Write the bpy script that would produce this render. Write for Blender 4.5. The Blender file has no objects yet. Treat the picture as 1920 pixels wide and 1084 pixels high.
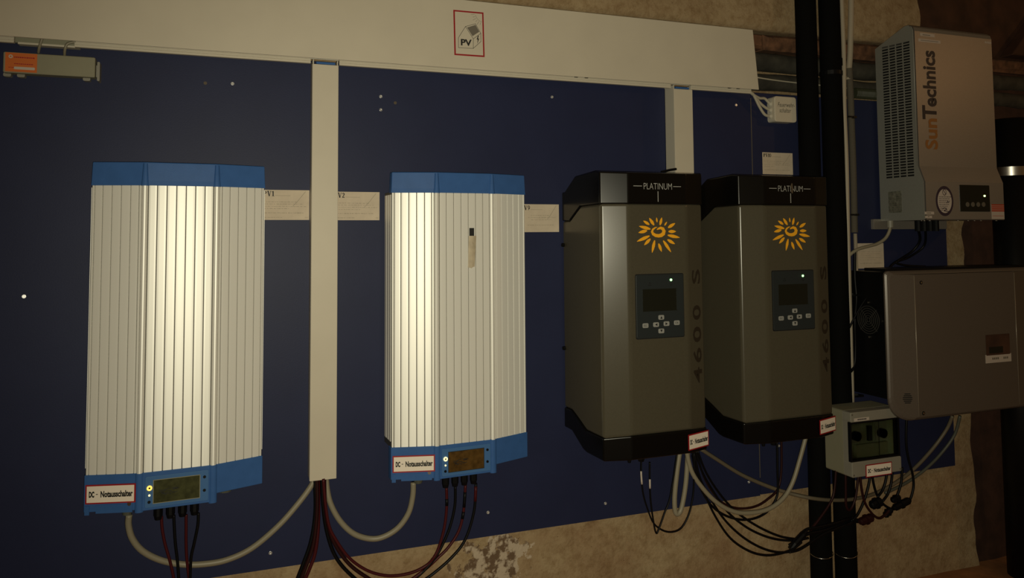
import bpy, bmesh, math, random
from mathutils import Vector, Matrix, noise
random.seed(7)
scene = bpy.context.scene
COL = scene.collection

# ------------------------------------------------------------------ camera
F_PX, CY_PX = 1450.0, 362.0
yaw, pitch, roll = math.radians(20.3909), math.radians(3.2165), math.radians(-0.42498)
CAM = Vector((0.0, -1.85, 1.068))
FW = Vector((math.sin(yaw)*math.cos(pitch), math.cos(yaw)*math.cos(pitch), math.sin(pitch)))
_r = Vector((math.cos(yaw), -math.sin(yaw), 0)); _u = _r.cross(FW)
RT = _r*math.cos(roll) + _u*math.sin(roll); UP = -_r*math.sin(roll) + _u*math.cos(roll)
cd = bpy.data.cameras.new('camera'); cam = bpy.data.objects.new('camera', cd); COL.objects.link(cam)
cd.sensor_width = 36.0; cd.sensor_fit = 'HORIZONTAL'; cd.lens = F_PX/1920*36
cd.shift_y = -(542-CY_PX)/1920; cd.clip_start = 0.02
m3 = Matrix((RT, UP, -FW)).transposed()
cam.matrix_world = Matrix.Translation(CAM) @ m3.to_4x4()
scene.camera = cam

# ------------------------------------------------------------------ world, flash, exposure
w = bpy.data.worlds.new('cellar_dark'); scene.world = w; w.use_nodes = True
bg = w.node_tree.nodes['Background']; bg.inputs[0].default_value = (1.0, .55, .20, 1); bg.inputs[1].default_value = 0.045
sd = bpy.data.lights.new('flash', 'SPOT'); sd.energy = 70; sd.color = (1.0, .94, .70)
sd.spot_size = math.radians(110); sd.spot_blend = 1.0; sd.shadow_soft_size = 0.004
so = bpy.data.objects.new('flash', sd); COL.objects.link(so)
fm = (m3 @ Matrix.Rotation(math.radians(-3.5), 3, 'Y') @ Matrix.Rotation(math.radians(-5.0), 3, 'X')).to_4x4()
so.matrix_world = Matrix.Translation(CAM + RT*0.008 - UP*0.013 + FW*0.004) @ fm
ld = bpy.data.lights.new('warm_bulb', 'POINT'); ld.energy = 6.5; ld.color = (1.0, .52, .20); ld.shadow_soft_size = .05
lo = bpy.data.objects.new('warm_bulb', ld); COL.objects.link(lo); lo.location = (3.5, -1.7, 1.95)   # the cellar's own lamp, right of the frame
vs = scene.view_settings
vs.view_transform = 'Standard'; vs.look = 'None'; vs.gamma = 1.0; vs.exposure = 0.0; vs.use_curve_mapping = False

# ------------------------------------------------------------------ helpers
def at(x, y, d=0.0):
    """point on the plane d metres in front of the board that the photo shows at pixel x, y"""
    v = RT*((x-960)/F_PX) - UP*((y-CY_PX)/F_PX) + FW
    t = (-d-CAM.y)/v.y
    return CAM + v*t

MATS = {}
def mat(name, col, rough=.5, metal=0.0, var=0.0, vscale=30, bump=0.0, bscale=200, spec=.5, emit=None, estr=0, alpha=None, trans=0, aniso=0, coat=0):
    m = bpy.data.materials.new(name); m.use_nodes = True
    nt = m.node_tree; b = nt.nodes['Principled BSDF']
    b.inputs['Base Color'].default_value = (*col, 1); b.inputs['Roughness'].default_value = rough
    b.inputs['Metallic'].default_value = metal; b.inputs['Specular IOR Level'].default_value = spec
    if coat: b.inputs['Coat Weight'].default_value = coat
    tc = nt.nodes.new('ShaderNodeTexCoord')
    if var:
        n = nt.nodes.new('ShaderNodeTexNoise'); n.inputs['Scale'].default_value = vscale; n.inputs['Detail'].default_value = 6
        nt.links.new(tc.outputs['Object'], n.inputs['Vector'])
        r = nt.nodes.new('ShaderNodeMapRange'); r.inputs[1].default_value = .3; r.inputs[2].default_value = .7
        r.inputs[3].default_value = 1-var; r.inputs[4].default_value = 1+var
        nt.links.new(n.outputs[0], r.inputs[0])
        mx = nt.nodes.new('ShaderNodeVectorMath'); mx.operation = 'SCALE'; mx.inputs[0].default_value = col
        nt.links.new(r.outputs[0], mx.inputs['Scale']); nt.links.new(mx.outputs[0], b.inputs['Base Color'])
    if bump:
        n = nt.nodes.new('ShaderNodeTexNoise'); n.inputs['Scale'].default_value = bscale; n.inputs['Detail'].default_value = 3
        nt.links.new(tc.outputs['Object'], n.inputs['Vector'])
        bp = nt.nodes.new('ShaderNodeBump'); bp.inputs['Strength'].default_value = bump; bp.inputs['Distance'].default_value = .002
        nt.links.new(n.outputs[0], bp.inputs['Height']); nt.links.new(bp.outputs[0], b.inputs['Normal'])
    if emit: b.inputs['Emission Color'].default_value = (*emit, 1); b.inputs['Emission Strength'].default_value = estr
    if trans: b.inputs['Transmission Weight'].default_value = trans
    if aniso:
        b.inputs['Anisotropic'].default_value = aniso
        t = nt.nodes.new('ShaderNodeCombineXYZ'); t.inputs[2].default_value = 1
        nt.links.new(t.outputs[0], b.inputs['Tangent'])
    MATS[name] = m
    return m

mat('board_blue', (.020, .025, .066), .5, var=.06, vscale=8, bump=.05, bscale=300, spec=.2)
mat('board_edge', (.16, .12, .08), .8)
mat('pvc_cream', (.605, .545, .435), .5, var=.03, vscale=10)
mat('pvc_side', (.58, .54, .45), .55)
mat('alu', (.90, .885, .83), .435, metal=.2, aniso=.6)
mat('alu_core', (.10, .095, .085), .6, metal=.6)
mat('cap_blue', (.043, .122, .34), .48, var=.05, vscale=40, bump=.06, bscale=400, spec=.18)
mat('cap_blue_panel', (.06, .155, .36), .48, spec=.2)
mat('red_print', (.33, .008, .012), .5)
mat('sign_white', (.92, .82, .70), .45)
mat('ink_black', (.006, .006, .006), .6)
mat('ink_grey', (.16, .14, .11), .7)
mat('ink_faint', (.30, .26, .19), .7)
mat('lcd_green', (.05, .052, .02), .25, var=.35, vscale=90)
mat('lcd_brown', (.085, .045, .012), .25, var=.35, vscale=90)
mat('lcd_dark', (.012, .013, .009), .2)
mat('black_plastic', (.004, .004, .0042), .42, spec=.25)
mat('black_rubber', (.003, .003, .0035), .5, spec=.2)
mat('foam_black', (.0035, .0034, .003), .85, bump=.3, bscale=90, spec=.08)
mat('led_amber', (1, .5, .1), .4, emit=(1, .50, .08), estr=1.7)
mat('led_warm', (1, .85, .5), .4, emit=(1, .74, .36), estr=1.3)
mat('led_green', (.3, .8, .3), .4, emit=(.42, 1, .38), estr=2.2)
mat('led_yellow', (.8, 1, .3), .4, emit=(.75, 1, .3), estr=4)
mat('cable_grey', (.27, .24, .17), .45)
mat('cable_light', (.5, .46, .36), .45)
mat('cable_tan', (.15, .125, .085), .5)
mat('cable_black', (.003, .003, .0035), .45, spec=.22)
mat('cable_red', (.06, .006, .008), .45, spec=.25)
mat('cable_redbrown', (.022, .0045, .0045), .45, spec=.25)
mat('gland_grey', (.09, .095, .075), .5)
mat('titan_paint', (.076, .067, .045), .24, metal=.0, var=.05, vscale=300, spec=.5)
mat('cap_black', (.004, .0036, .003), .22, spec=.4)
mat('print_silver', (.42, .42, .40), .4)
mat('sun_orange', (1.0, .46, .02), .4)
mat('model_print', (.028, .020, .013), .5)
mat('panel_slate', (.020, .026, .028), .4)
mat('button_grey', (.30, .30, .28), .5)
mat('silver_paint', (.30, .275, .245), .42, metal=.45, var=.04, vscale=300)
mat('silver_side', (.30, .30, .27), .45, metal=.3, var=.04, vscale=300)
mat('dark_void', (.004, .004, .004), .8)
mat('brand_orange', (.30, .12, .03), .5)
mat('brand_navy', (.02, .018, .024), .5)
mat('plate_sticker', (.14, .14, .11), .4, var=.5, vscale=120)
mat('sticker_white', (.55, .48, .42), .5)
mat('sticker_purple', (.035, .022, .04), .5)
mat('sticker_red', (.45, .05, .02), .5)
mat('sticker_orange', (.62, .14, .015), .5)
mat('box_grey', (.26, .245, .2), .5, var=.03)
mat('box_greenish', (.265, .25, .17), .55, var=.03)
mat('brown_grey_paint', (.125, .1, .08), .35, metal=.1, var=.06, vscale=300)
mat('crease_shine', (.26, .22, .17), .3, metal=.2)
mat('paper', (.62, .52, .40), .7, var=.07, vscale=40)
mat('tape', (.50, .42, .30), .6, var=.15, vscale=60)
mat('steel', (.75, .72, .66), .28, metal=1)
mat('zinc', (.75, .75, .75), .3, metal=.7)
mat('plug_brown', (.09, .065, .04), .6)
mat('pipe_conduit', (.42, .36, .27), .5)
mat('conduit_grey', (.13, .115, .09), .5)
mat('hose_green', (.04, .045, .025), .5)
mat('old_pipe', (.055, .05, .038), .8, var=.4, vscale=25, bump=.5, bscale=60)
mat('sandstone', (.15, .07, .035), .9, var=.5, vscale=40, bump=.8, bscale=80)
mat('timber_dark', (.06, .024, .012), .8, var=.4, vscale=14, bump=.4, bscale=50)
mat('brown_wall', (.05, .022, .014), .9, var=.4, vscale=18, bump=.5, bscale=60)
mat('floor_clay', (.30, .13, .05), .8, var=.3, vscale=14, bump=.4, bscale=60)
mat('switch_inner', (.30, .31, .22), .5)
mat('window_tint', (.55, .6, .5), .08, trans=1.0)
MATS['window_tint'].node_tree.nodes['Principled BSDF'].inputs['IOR'].default_value = 1.05

def plaster(name, base, dark, patch=None):
    m = bpy.data.materials.new(name); m.use_nodes = True; nt = m.node_tree; b = nt.nodes['Principled BSDF']
    b.inputs['Roughness'].default_value = .9; L = nt.links.new
    tc = nt.nodes.new('ShaderNodeTexCoord')
    def nz(s, d=8, r=.6):
        n = nt.nodes.new('ShaderNodeTexNoise'); n.inputs['Scale'].default_value = s; n.inputs['Detail'].default_value = d
        n.inputs['Roughness'].default_value = r; L(tc.outputs['Object'], n.inputs['Vector']); return n
    def ramp(src, a, c, c0, c1):
        r = nt.nodes.new('ShaderNodeValToRGB'); r.color_ramp.elements[0].position = a; r.color_ramp.elements[1].position = c
        r.color_ramp.elements[0].color = (*c0, 1); r.color_ramp.elements[1].color = (*c1, 1); L(src, r.inputs[0]); return r
    def mul(a, bb, f=1.0):
        x = nt.nodes.new('ShaderNodeMix'); x.data_type = 'RGBA'; x.blend_type = 'MULTIPLY'; x.inputs[0].default_value = f
        L(a, x.inputs[6]); L(bb, x.inputs[7]); return x.outputs[2]
    c = ramp(nz(6).outputs[0], .35, .65, dark, base).outputs[0]
    c = mul(c, ramp(nz(42, 8, .75).outputs[0], .34, .56, (.74, .66, .56), (1.04, 1.02, 1)).outputs[0])
    c = mul(c, ramp(nz(95, 3, .7).outputs[0], .25, .32, (.35, .27, .2), (1, 1, 1)).outputs[0])
    if patch:
        g = nt.nodes.new('ShaderNodeVectorMath'); g.operation = 'DISTANCE'; g.inputs[1].default_value = patch[0]
        L(tc.outputs['Object'], g.inputs[0])
        nn = nz(26, 6, .7)
        ad = nt.nodes.new('ShaderNodeMath'); ad.operation = 'MULTIPLY_ADD'; L(nn.outputs[0], ad.inputs[0]); ad.inputs[1].default_value = .32
        L(g.outputs['Value'], ad.inputs[2])
        r = ramp(ad.outputs[0], patch[1], patch[1]+.006, (1, 1, 1), (0, 0, 0))
        pc = ramp(nz(45, 5).outputs[0], .44, .54, (.16, .10, .055), (.56, .46, .34))
        x = nt.nodes.new('ShaderNodeMix'); x.data_type = 'RGBA'; L(r.outputs[0], x.inputs[0]); L(c, x.inputs[6]); L(pc.outputs[0], x.inputs[7])
        c = x.outputs[2]
    L(c, b.inputs['Base Color'])
    bp = nt.nodes.new('ShaderNodeBump'); bp.inputs['Strength'].default_value = .85; bp.inputs['Distance'].default_value = .004
    L(nz(60, 6, .7).outputs[0], bp.inputs['Height']); L(bp.outputs[0], b.inputs['Normal'])
    MATS[name] = m
plaster('plaster_tan', (.44, .34, .20), (.33, .22, .12), ((0.60, .02, .24), .245))
plaster('plaster_upper', (.42, .32, .19), (.33, .235, .13))

class Fr:
    """local frame: a along right, b along up, c outward"""
    def __init__(s, o, r=(1, 0, 0), u=(0, 0, 1)):
        s.o = Vector(o); s.r = Vector(r).normalized(); s.u = Vector(u).normalized(); s.n = s.r.cross(s.u)
    def __call__(s, a, b, c=0.0): return s.o + s.r*a + s.u*b + s.n*c
    def off(s, a, b, c=0.0): return Fr(s(a, b, c), s.r, s.u)
W0 = Fr((0, 0, 0))

class MB:
    def __init__(s): s.v = []; s.f = []
    def add(s, vs_, fs):
        k = len(s.v); s.v += [Vector(p) for p in vs_]; s.f += [tuple(i+k for i in f) for f in fs]; return s
    def loops(s, loops, cap0=True, cap1=True):
        n = len(loops[0]); vs_ = [p for l in loops for p in l]; fs = []
        for k in range(len(loops)-1):
            for i in range(n):
                j = (i+1) % n
                fs.append((k*n+i, k*n+j, (k+1)*n+j, (k+1)*n+i))
        if cap0: fs.append(tuple(range(n-1, -1, -1)))
        if cap1: fs.append(tuple((len(loops)-1)*n+i for i in range(n)))
        return s.add(vs_, fs)
    def prism(s, fr, poly, c0, c1): return s.loops([[fr(a, b, c0) for a, b in poly], [fr(a, b, c1) for a, b in poly]])
    def box(s, fr, a0, a1, b0, b1, c0, c1): return s.prism(fr, [(a0, b0), (a1, b0), (a1, b1), (a0, b1)], c0, c1)
    def rbox(s, fr, a0, a1, b0, b1, c0, c1, rad=.003, bev=.0, seg=3):
        def rr(i, r):
            x0, x1, y0, y1 = a0+i, a1-i, b0+i, b1-i; r = max(r-i, 1e-5); P = []
            for cx, cy, s0 in ((x1-r, y0+r, -90), (x1-r, y1-r, 0), (x0+r, y1-r, 90), (x0+r, y0+r, 180)):
                for k in range(seg+1):
                    t = math.radians(s0+90*k/seg); P.append((cx+r*math.cos(t), cy+r*math.sin(t)))
            return P
        L = [[fr(a, b, c0) for a, b in rr(0, rad)]]
        if bev:
            L.append([fr(a, b, c1-bev) for a, b in rr(0, rad)]); L.append([fr(a, b, c1-bev*.3) for a, b in rr(bev*.3, rad)])
            L.append([fr(a, b, c1) for a, b in rr(bev, rad)])
        else: L.append([fr(a, b, c1) for a, b in rr(0, rad)])
        return s.loops(L)
    def frame(s, fr, a0, a1, b0, b1, t, c0, c1):
        s.box(fr, a0, a1, b0, b0+t, c0, c1); s.box(fr, a0, a1, b1-t, b1, c0, c1)
        s.box(fr, a0, a0+t, b0+t, b1-t, c0, c1); return s.box(fr, a1-t, a1, b0+t, b1-t, c0, c1)
    def cyl(s, fr, a, b, r, c0, c1, n=16, r1=None, ry=1.0):
        r1 = r if r1 is None else r1
        ang = [2*math.pi*i/n for i in range(n)]
        return s.loops([[fr(a+r*math.cos(t), b+r*ry*math.sin(t), c0) for t in ang], [fr(a+r1*math.cos(t), b+r1*ry*math.sin(t), c1) for t in ang]])
    def ring(s, fr, a, b, r0, r1, c0, c1, n=24, ry=1.0):
        ang = [2*math.pi*i/n for i in range(n)]; vs_ = []; fs = []
        for t in ang:
            for r, c in ((r1, c0), (r1, c1), (r0, c1), (r0, c0)): vs_.append(fr(a+r*math.cos(t), b+r*ry*math.sin(t), c))
        for i in range(n):
            j = (i+1) % n
            for k in range(4): fs.append((i*4+k, j*4+k, j*4+(k+1) % 4, i*4+(k+1) % 4))
        return s.add(vs_, fs)
    def poly(s, fr, pts, c): return s.add([fr(a, b, c) for a, b in pts], [tuple(range(len(pts)))])
    def stroke(s, fr, pts, wd, c, wds=None):
        """flat print line"""
        for i in range(len(pts)-1):
            p, q = Vector(pts[i]), Vector(pts[i+1]); d = (q-p)
            if d.length < 1e-7: continue
            d.normalize(); nn = Vector((-d.y, d.x))
            w0 = (wds[i] if wds else wd)/2; w1 = (wds[i+1] if wds else wd)/2
            e = d*(min(w0, w1)*.5)
            s.poly(fr, [tuple(p-e-nn*w0), tuple(q+e-nn*w1), tuple(q+e+nn*w1), tuple(p-e+nn*w0)], c)
        return s
    def ribbon(s, fr, pts, wds, c):
        P = [Vector(p) for p in pts]; vs_ = []
        for i, p in enumerate(P):
            d = (P[min(i+1, len(P)-1)]-P[max(i-1, 0)]).normalized(); nn = Vector((-d.y, d.x))*wds[i]/2
            vs_ += [fr(*(p+nn), c), fr(*(p-nn), c)]
        return s.add(vs_, [(2*i, 2*i+1, 2*i+3, 2*i+2) for i in range(len(P)-1)])
    def tube(s, pts, r, n=8, rr=None):
        pts = [Vector(p) for p in pts]; L = []; up = None
        for i, p in enumerate(pts):
            t = (pts[min(i+1, len(pts)-1)]-pts[max(i-1, 0)]).normalized()
            if up is None: up = t.orthogonal().normalized()
            up = (up - t*up.dot(t)).normalized(); b = t.cross(up)
            q = rr[i] if rr else r
            L.append([p + (up*math.cos(2*math.pi*k/n)+b*math.sin(2*math.pi*k/n))*q for k in range(n)])
        return s.loops(L)

def spline(P, k=6):
    P = [Vector(p) for p in P]; out = []
    for i in range(len(P)-1):
        a, b, c, d = P[max(i-1, 0)], P[i], P[i+1], P[min(i+2, len(P)-1)]
        for j in range(k):
            t = j/k
            out.append(.5*((2*b)+(c-a)*t+(2*a-5*b+4*c-d)*t*t+(3*b-a-3*c+d)*t**3))
    return out+[P[-1]]

OFF = {}
def mesh_of(name, mb, off, smooth=False):
    me = bpy.data.meshes.new(name); me.from_pydata([tuple(v-off) for v in mb.v], [], mb.f)
    bm = bmesh.new(); bm.from_mesh(me); bmesh.ops.recalc_face_normals(bm, faces=bm.faces); bm.to_mesh(me); bm.free()
    if smooth:
        for p in me.polygons: p.use_smooth = True
    return me
def tag(o, label=None, cat=None, group=None, kind=None):
    for k, v in (('label', label), ('category', cat), ('group', group), ('kind', kind)):
        if v: o[k] = v
    return o
def thing(name, loc, label, cat, group=None):
    o = bpy.data.objects.new(name, None); COL.objects.link(o); o.location = loc; o.empty_display_size = .05
    OFF[o] = Vector(loc); return tag(o, label, cat, group)
def obj(name, mb, m, parent=None, smooth=False, label=None, cat=None, group=None, kind=None, bevel=0, flat_ok=True):
    if parent is not None: off = OFF[parent]
    else:
        xs = mb.v; off = Vector((sum(v.x for v in xs)/len(xs), sum(v.y for v in xs)/len(xs), min(v.z for v in xs)))
    me = mesh_of(name, mb, off, smooth)
    if m: me.materials.append(MATS[m])
    o = bpy.data.objects.new(name, me); COL.objects.link(o)
    if parent is not None: o.parent = parent
    else: o.location = off
    OFF[o] = off
    if bevel:
        b = o.modifiers.new('bevel', 'BEVEL'); b.width = bevel; b.segments = 5 if bevel > .003 else 2; b.limit_method = 'ANGLE'; b.angle_limit = math.radians(18 if bevel > .003 else 28)
        if bevel > .003:
            b.harden_normals = True
            for p in me.polygons: p.use_smooth = True
    return tag(o, label, cat, group, kind)
def inst(name, me, parent, loc, rot=None, label=None):
    o = bpy.data.objects.new(name, me); COL.objects.link(o); o.parent = parent
    o.location = Vector(loc)-OFF[parent]
    if rot: o.rotation_euler = rot
    OFF[o] = Vector(loc)
    if label: o['label'] = label
    return o
def proto(name, mb, m, smooth=False):
    me = mesh_of(name, mb, Vector(), smooth); me.materials.append(MATS[m]); return me

def text(mb, fr, s, cx, cy, wd, ht, c=.0006, bold=0.0, rot=0, shear=0):
    cu = bpy.data.curves.new('t', 'FONT'); cu.body = s; cu.size = 1; cu.offset = bold; cu.resolution_u = 3; cu.shear = shear
    o = bpy.data.objects.new('t', cu); COL.objects.link(o)
    dg = bpy.context.evaluated_depsgraph_get(); e = o.evaluated_get(dg); me = e.to_mesh()
    V = [(v.co.x, v.co.y) for v in me.vertices]; Fc = [tuple(p.vertices) for p in me.polygons]
    e.to_mesh_clear(); bpy.data.objects.remove(o); bpy.data.curves.remove(cu)
    x0 = min(v[0] for v in V); x1 = max(v[0] for v in V); y0 = min(v[1] for v in V); y1 = max(v[1] for v in V)
    pts = []
    for x, y in V:
        a = ((x-x0)/(x1-x0)-.5)*wd; b = ((y-y0)/(y1-y0)-.5)*ht
        if rot: a, b = -b, a
        pts.append(fr(cx+a, cy+b, c))
    mb.add(pts, Fc); return mb

def dc_sign(parent, fr, wd, ht):
    """white sign with a red border reading DC - Notausschalter; fr centred on the sign"""
    s = obj('warning_sign', MB().rbox(fr, -wd/2, wd/2, -ht/2, ht/2, 0, .0012, .0008), 'red_print', parent, label='red bordered white sign reading DC - Notausschalter')
    t = ht*.075
    obj('sign_face', MB().box(fr, -wd/2+t, wd/2-t, -ht/2+t, ht/2-t, .0012, .0015), 'sign_white', s)
    mb = MB(); hh = ht*.30
    text(mb, fr, 'DC', -wd*.372, 0, wd*.108, hh*1.08, .0018, .06)
    mb.box(fr, -wd*.288, -wd*.248, -hh*.05, hh*.07, .0015, .0018)
    text(mb, fr, 'Notausschalter', wd*.125, 0, wd*.64, hh*1.12, .0018, .045)
    obj('lettering', mb, 'ink_black', s)
    return s

# ------------------------------------------------------------------ the setting
BZ = .3305                      # lower edge of the blue boards
def grid_wall(name, x0, x1, prof, step, amp, m, edge=None):
    nx = int((x1-x0)/step)+1; S = []
    for i in range(len(prof)-1):
        (ya, za), (yb, zb) = prof[i], prof[i+1]; L = math.hypot(yb-ya, zb-za); k = max(1, int(L/step))
        for j in range(k): S.append((ya+(yb-ya)*j/k, za+(zb-za)*j/k))
    S.append(prof[-1]); mb = MB(); vs_ = []; fs = []
    for i in range(nx):
        x = x0+(x1-x0)*i/(nx-1)
        for (y, z) in S:
            dy = (noise.noise((x*4, z*4, 1.3))*amp+noise.noise((x*17, z*17, 5))*amp*.45+noise.noise((x*55, z*55, 9))*amp*.2)
            xx = x
            if edge and i >= nx-2: xx += noise.noise((3.3, z*14, .5))*edge
            vs_.append(Vector((xx, y+dy, z)))
    n = len(S)
    for i in range(nx-1):
        for j in range(n-1): fs.append((i*n+j, (i+1)*n+j, (i+1)*n+j+1, i*n+j+1))
    mb.add(vs_, fs)
    return obj(name, mb, m, smooth=True, kind='structure')
grid_wall('wall_back', -2.2, 2.285, [(.024, 0), (.024, 1.462), (.11, 1.474), (.11, 1.66)], .022, .006, 'plaster_tan', .03)
grid_wall('wall_upper', -2.2, 2.09, [(.11, 1.674), (.0, 1.672), (-.004, 1.70), (-.004, 2.35)], .022, .006, 'plaster_upper', .02)
grid_wall('wall_right', 2.26, 3.9, [(.045, 0), (.045, 1.66)], .03, .01, 'brown_wall')
grid_wall('trim_1', 2.07, 3.9, [(.11, 1.655), (.015, 1.66), (.015, 2.35)], .03, .01, 'timber_dark')
mb = MB(); mb.box(W0, -2.2, 3.9, -.06, 0, -.12, 3.2); obj('floor', mb, 'floor_clay', kind='structure')
# red sandstone course under the upper plaster
crs = obj('trim_2', MB().box(W0, -.4, 3.0, 1.622, 1.671, -.12, -.075), 'sandstone', kind='structure')
x = -.4; k = 0
while x < 2.95:
    L = .19+.12*random.random(); x2 = min(x+L, 3.0); mb = MB()
    j = lambda: random.uniform(-.004, .004)
    mb.loops([[Vector((x+.003, .072, 1.622)), Vector((x2-.003, .072, 1.622)), Vector((x2-.003, .072, 1.67)), Vector((x+.003, .072, 1.67))],
              [Vector((x+.003, .035+j(), 1.622+j())), Vector((x2-.003, .035+j(), 1.622+j())), Vector((x2-.003, .033+j(), 1.668+j())), Vector((x+.003, .033+j(), 1.668+j()))],
              [Vector((x+.013, .024+j(), 1.632+j())), Vector((x2-.013, .024+j(), 1.632+j())), Vector((x2-.013, .022+j(), 1.66+j())), Vector((x+.013, .022+j(), 1.66+j()))]])
    obj('stone', mb, 'sandstone', crs); x = x2

# blue mounting boards
SEAM = 1.431
def screw_mesh():
    mb = MB(); F = Fr((0, 0, 0)); mb.cyl(F, 0, 0, .0038, 0, .0008, 12); mb.ring(F, 0, 0, .0014, .0036, .0006, .0016, 12); return proto('screw', mb, 'zinc')
SCREW = screw_mesh()
plugm = MB(); plugm.ring(W0, 0, 0, .0016, .0038, 0, .0008, 12); plugm.cyl(W0, 0, 0, .0019, 0, .0004, 10); PLUG = proto('wall_plug', plugm, 'plug_brown')
def board(x0, x1, z0, z1, label, screws, plugs=()):
    t = thing('mounting_board', ((x0+x1)/2, 0, z0), label, 'board')
    obj('panel', MB().box(W0, x0, x1, z0, z1, -.018, 0), 'board_blue', t)
    for px, py in screws:
        p = at(px, py, 0); inst('screw', SCREW, t, p, (random.uniform(-.12, .12), 0, random.uniform(-.12, .12)))
    for px, py in plugs: inst('wall_plug', PLUG, t, at(px, py, 0))
    return t
board(-1.6, SEAM-.0008, BZ, 1.4835, 'large dark blue panel carrying the two aluminium inverters',
      [(436, 157), (714, 181), (714, 206), (1035, 182), (1380, 197), (45, 556), (507, 1037), (915, 961), (1135, 944), (1404, 904)], [(385, 156), (741, 193)])
board(SEAM+.0012, 2.1775, BZ+.003, 1.4815, 'narrow dark blue panel behind the black pipes and the grey inverters', [(1772, 842), (1460, 836)])
obj('seam_strip', MB().box(W0, SEAM-.0009, SEAM+.0009, BZ+.05, 1.465, -.016, .0005), 'cable_tan', label='thin pale joint strip between the two blue panels', cat='strip')

# ------------------------------------------------------------------ horizontal trunking
TZ0, TZ1, TR = 1.4785, 1.6475, 1.407
t = thing('cable_trunking', (0, 0, TZ0), 'wide cream horizontal cable trunking running along the top', 'trunking')
mb = MB()
mb.box(W0, -1.6, TR-.012, TZ1-.003, TZ1, 0, .055); mb.box(W0, -1.6, TR-.012, TZ0+.01, TZ1-.003, 0, .002)
obj('trunking_base', mb, 'pvc_side', t)
xs = lambda px, py: at(px, py, .02).x
for (a, b) in ((-1.6, xs(31, 75)), (xs(143, 84), .181), (.246, 1.138), (1.203, TR-.004)):
    mb = MB(); mb.box(W0, a, b, TZ0-.0085, TZ0+.006, .030, .038)
    for z in (-.0088, -.0035, .0018): mb.box(W0, a, b, TZ0+z, TZ0+z+.0042, .037, .0402)
    obj('bottom_rail', mb, 'pvc_cream', t)
mb = MB(); mb.box(W0, xs(31, 75)-.002, xs(143, 84)+.002, TZ0-.004, TZ0+.009, .010, .022); obj('cut_out_back', mb, 'box_greenish', t)
obj('cut_out_lip', MB().box(W0, xs(36, 75), xs(150, 84), TZ0-.0085, TZ0-.0045, .012, .030), 'pvc_cream', t)
mb = MB(); mb.prism(W0, [(-1.6, TZ0-.0005), (TR+.007, TZ0-.0005), (TR-.009, TZ1+.001), (-1.6, TZ1+.001)], .0555, .060); obj('cover', mb, 'pvc_cream', t, bevel=.0008)
for px in (1071, 1090, 1355, 1371): obj('notch', MB().box(W0, xs(px, 150)-.004, xs(px, 150)+.004, TZ0-.0004, TZ0+.001, .048, .055), 'dark_void', t)
# PV sticker on the cover
SW, SH = .0775, .1115
pc = at(879.5, 63, .0605); SF = Fr((pc.x, -.0602, pc.z), (1, 0, .008), (-.022, 0, 1))
st = obj('solar_sticker', MB().box(SF, -SW/2, SW/2, -SH/2, SH/2, 0, .0003), 'red_print', t, label='red framed sticker with a house, a sun and the letters PV')
e = .0038; obj('sticker_face', MB().box(SF, -SW/2+e, SW/2-e, -SH/2+e, SH/2-e, .0003, .0005), 'pvc_cream', st)
def sp(x, y):   # sticker drawing coordinates taken as fractions of the frame
    return ((x-.5)*SW, (.5-y)*SH)
mb = MB(); lw = .0009; c = .0007
A, B, Cc, D, E_, F_, G_ = sp(.145, .61), sp(.385, .35), sp(.635, .61), sp(.625, .825), sp(.14, .83), sp(.72, .27), sp(.89, .475)
H_ = sp(.89, .655)
for a, b in ((A, B), (B, F_), (F_, G_), (G_, H_), (H_, D), (D, E_), (E_, A), (Cc, D), (Cc, G_), (B, Cc)): mb.stroke(SF, [a, b], lw, c)
mb.poly(SF, [sp(.79, .53), sp(.745, .62), sp(.78, .615), sp(.765, .72), sp(.83, .59), sp(.79, .60), sp(.82, .53)], c)
text(mb, SF, 'PV', sp(.4, 0)[0], sp(0, .705)[1], SW*.36, SH*.145, c, .035)
for k in range(6):
    th = math.radians(185+k*13.5); r0, r1 = SW*.25, SW*.25*(1.45 if k % 2 else 1.62); o = sp(.98, .045)
    mb.stroke(SF, [(o[0]+r0*1.12*math.cos(th), o[1]+r0*1.12*math.sin(th)), (o[0]+r1*math.cos(th), o[1]+r1*math.sin(th))], .0005, c)
o = sp(.98, .045); mb.stroke(SF, [(o[0]+SW*.25*math.cos(math.radians(a)), o[1]+SW*.25*math.sin(math.radians(a))) for a in range(188, 262, 8)], .0005, c)
obj('drawing', mb, 'ink_black', st)
def lerp(p, q, s): return (p[0]+(q[0]-p[0])*s, p[1]+(q[1]-p[1])*s)
mb = MB(); a0, a1, b0, b1 = lerp(B, Cc, .1), lerp(B, Cc, .82), lerp(F_, G_, .1), lerp(F_, G_, .8)
mb.poly(SF, [lerp(a0, b0, .08), lerp(a1, b1, .08), lerp(a1, b1, .95), lerp(a0, b0, .95)], .0006); obj('roof_panel_print', mb, 'ink_grey', st)

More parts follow.
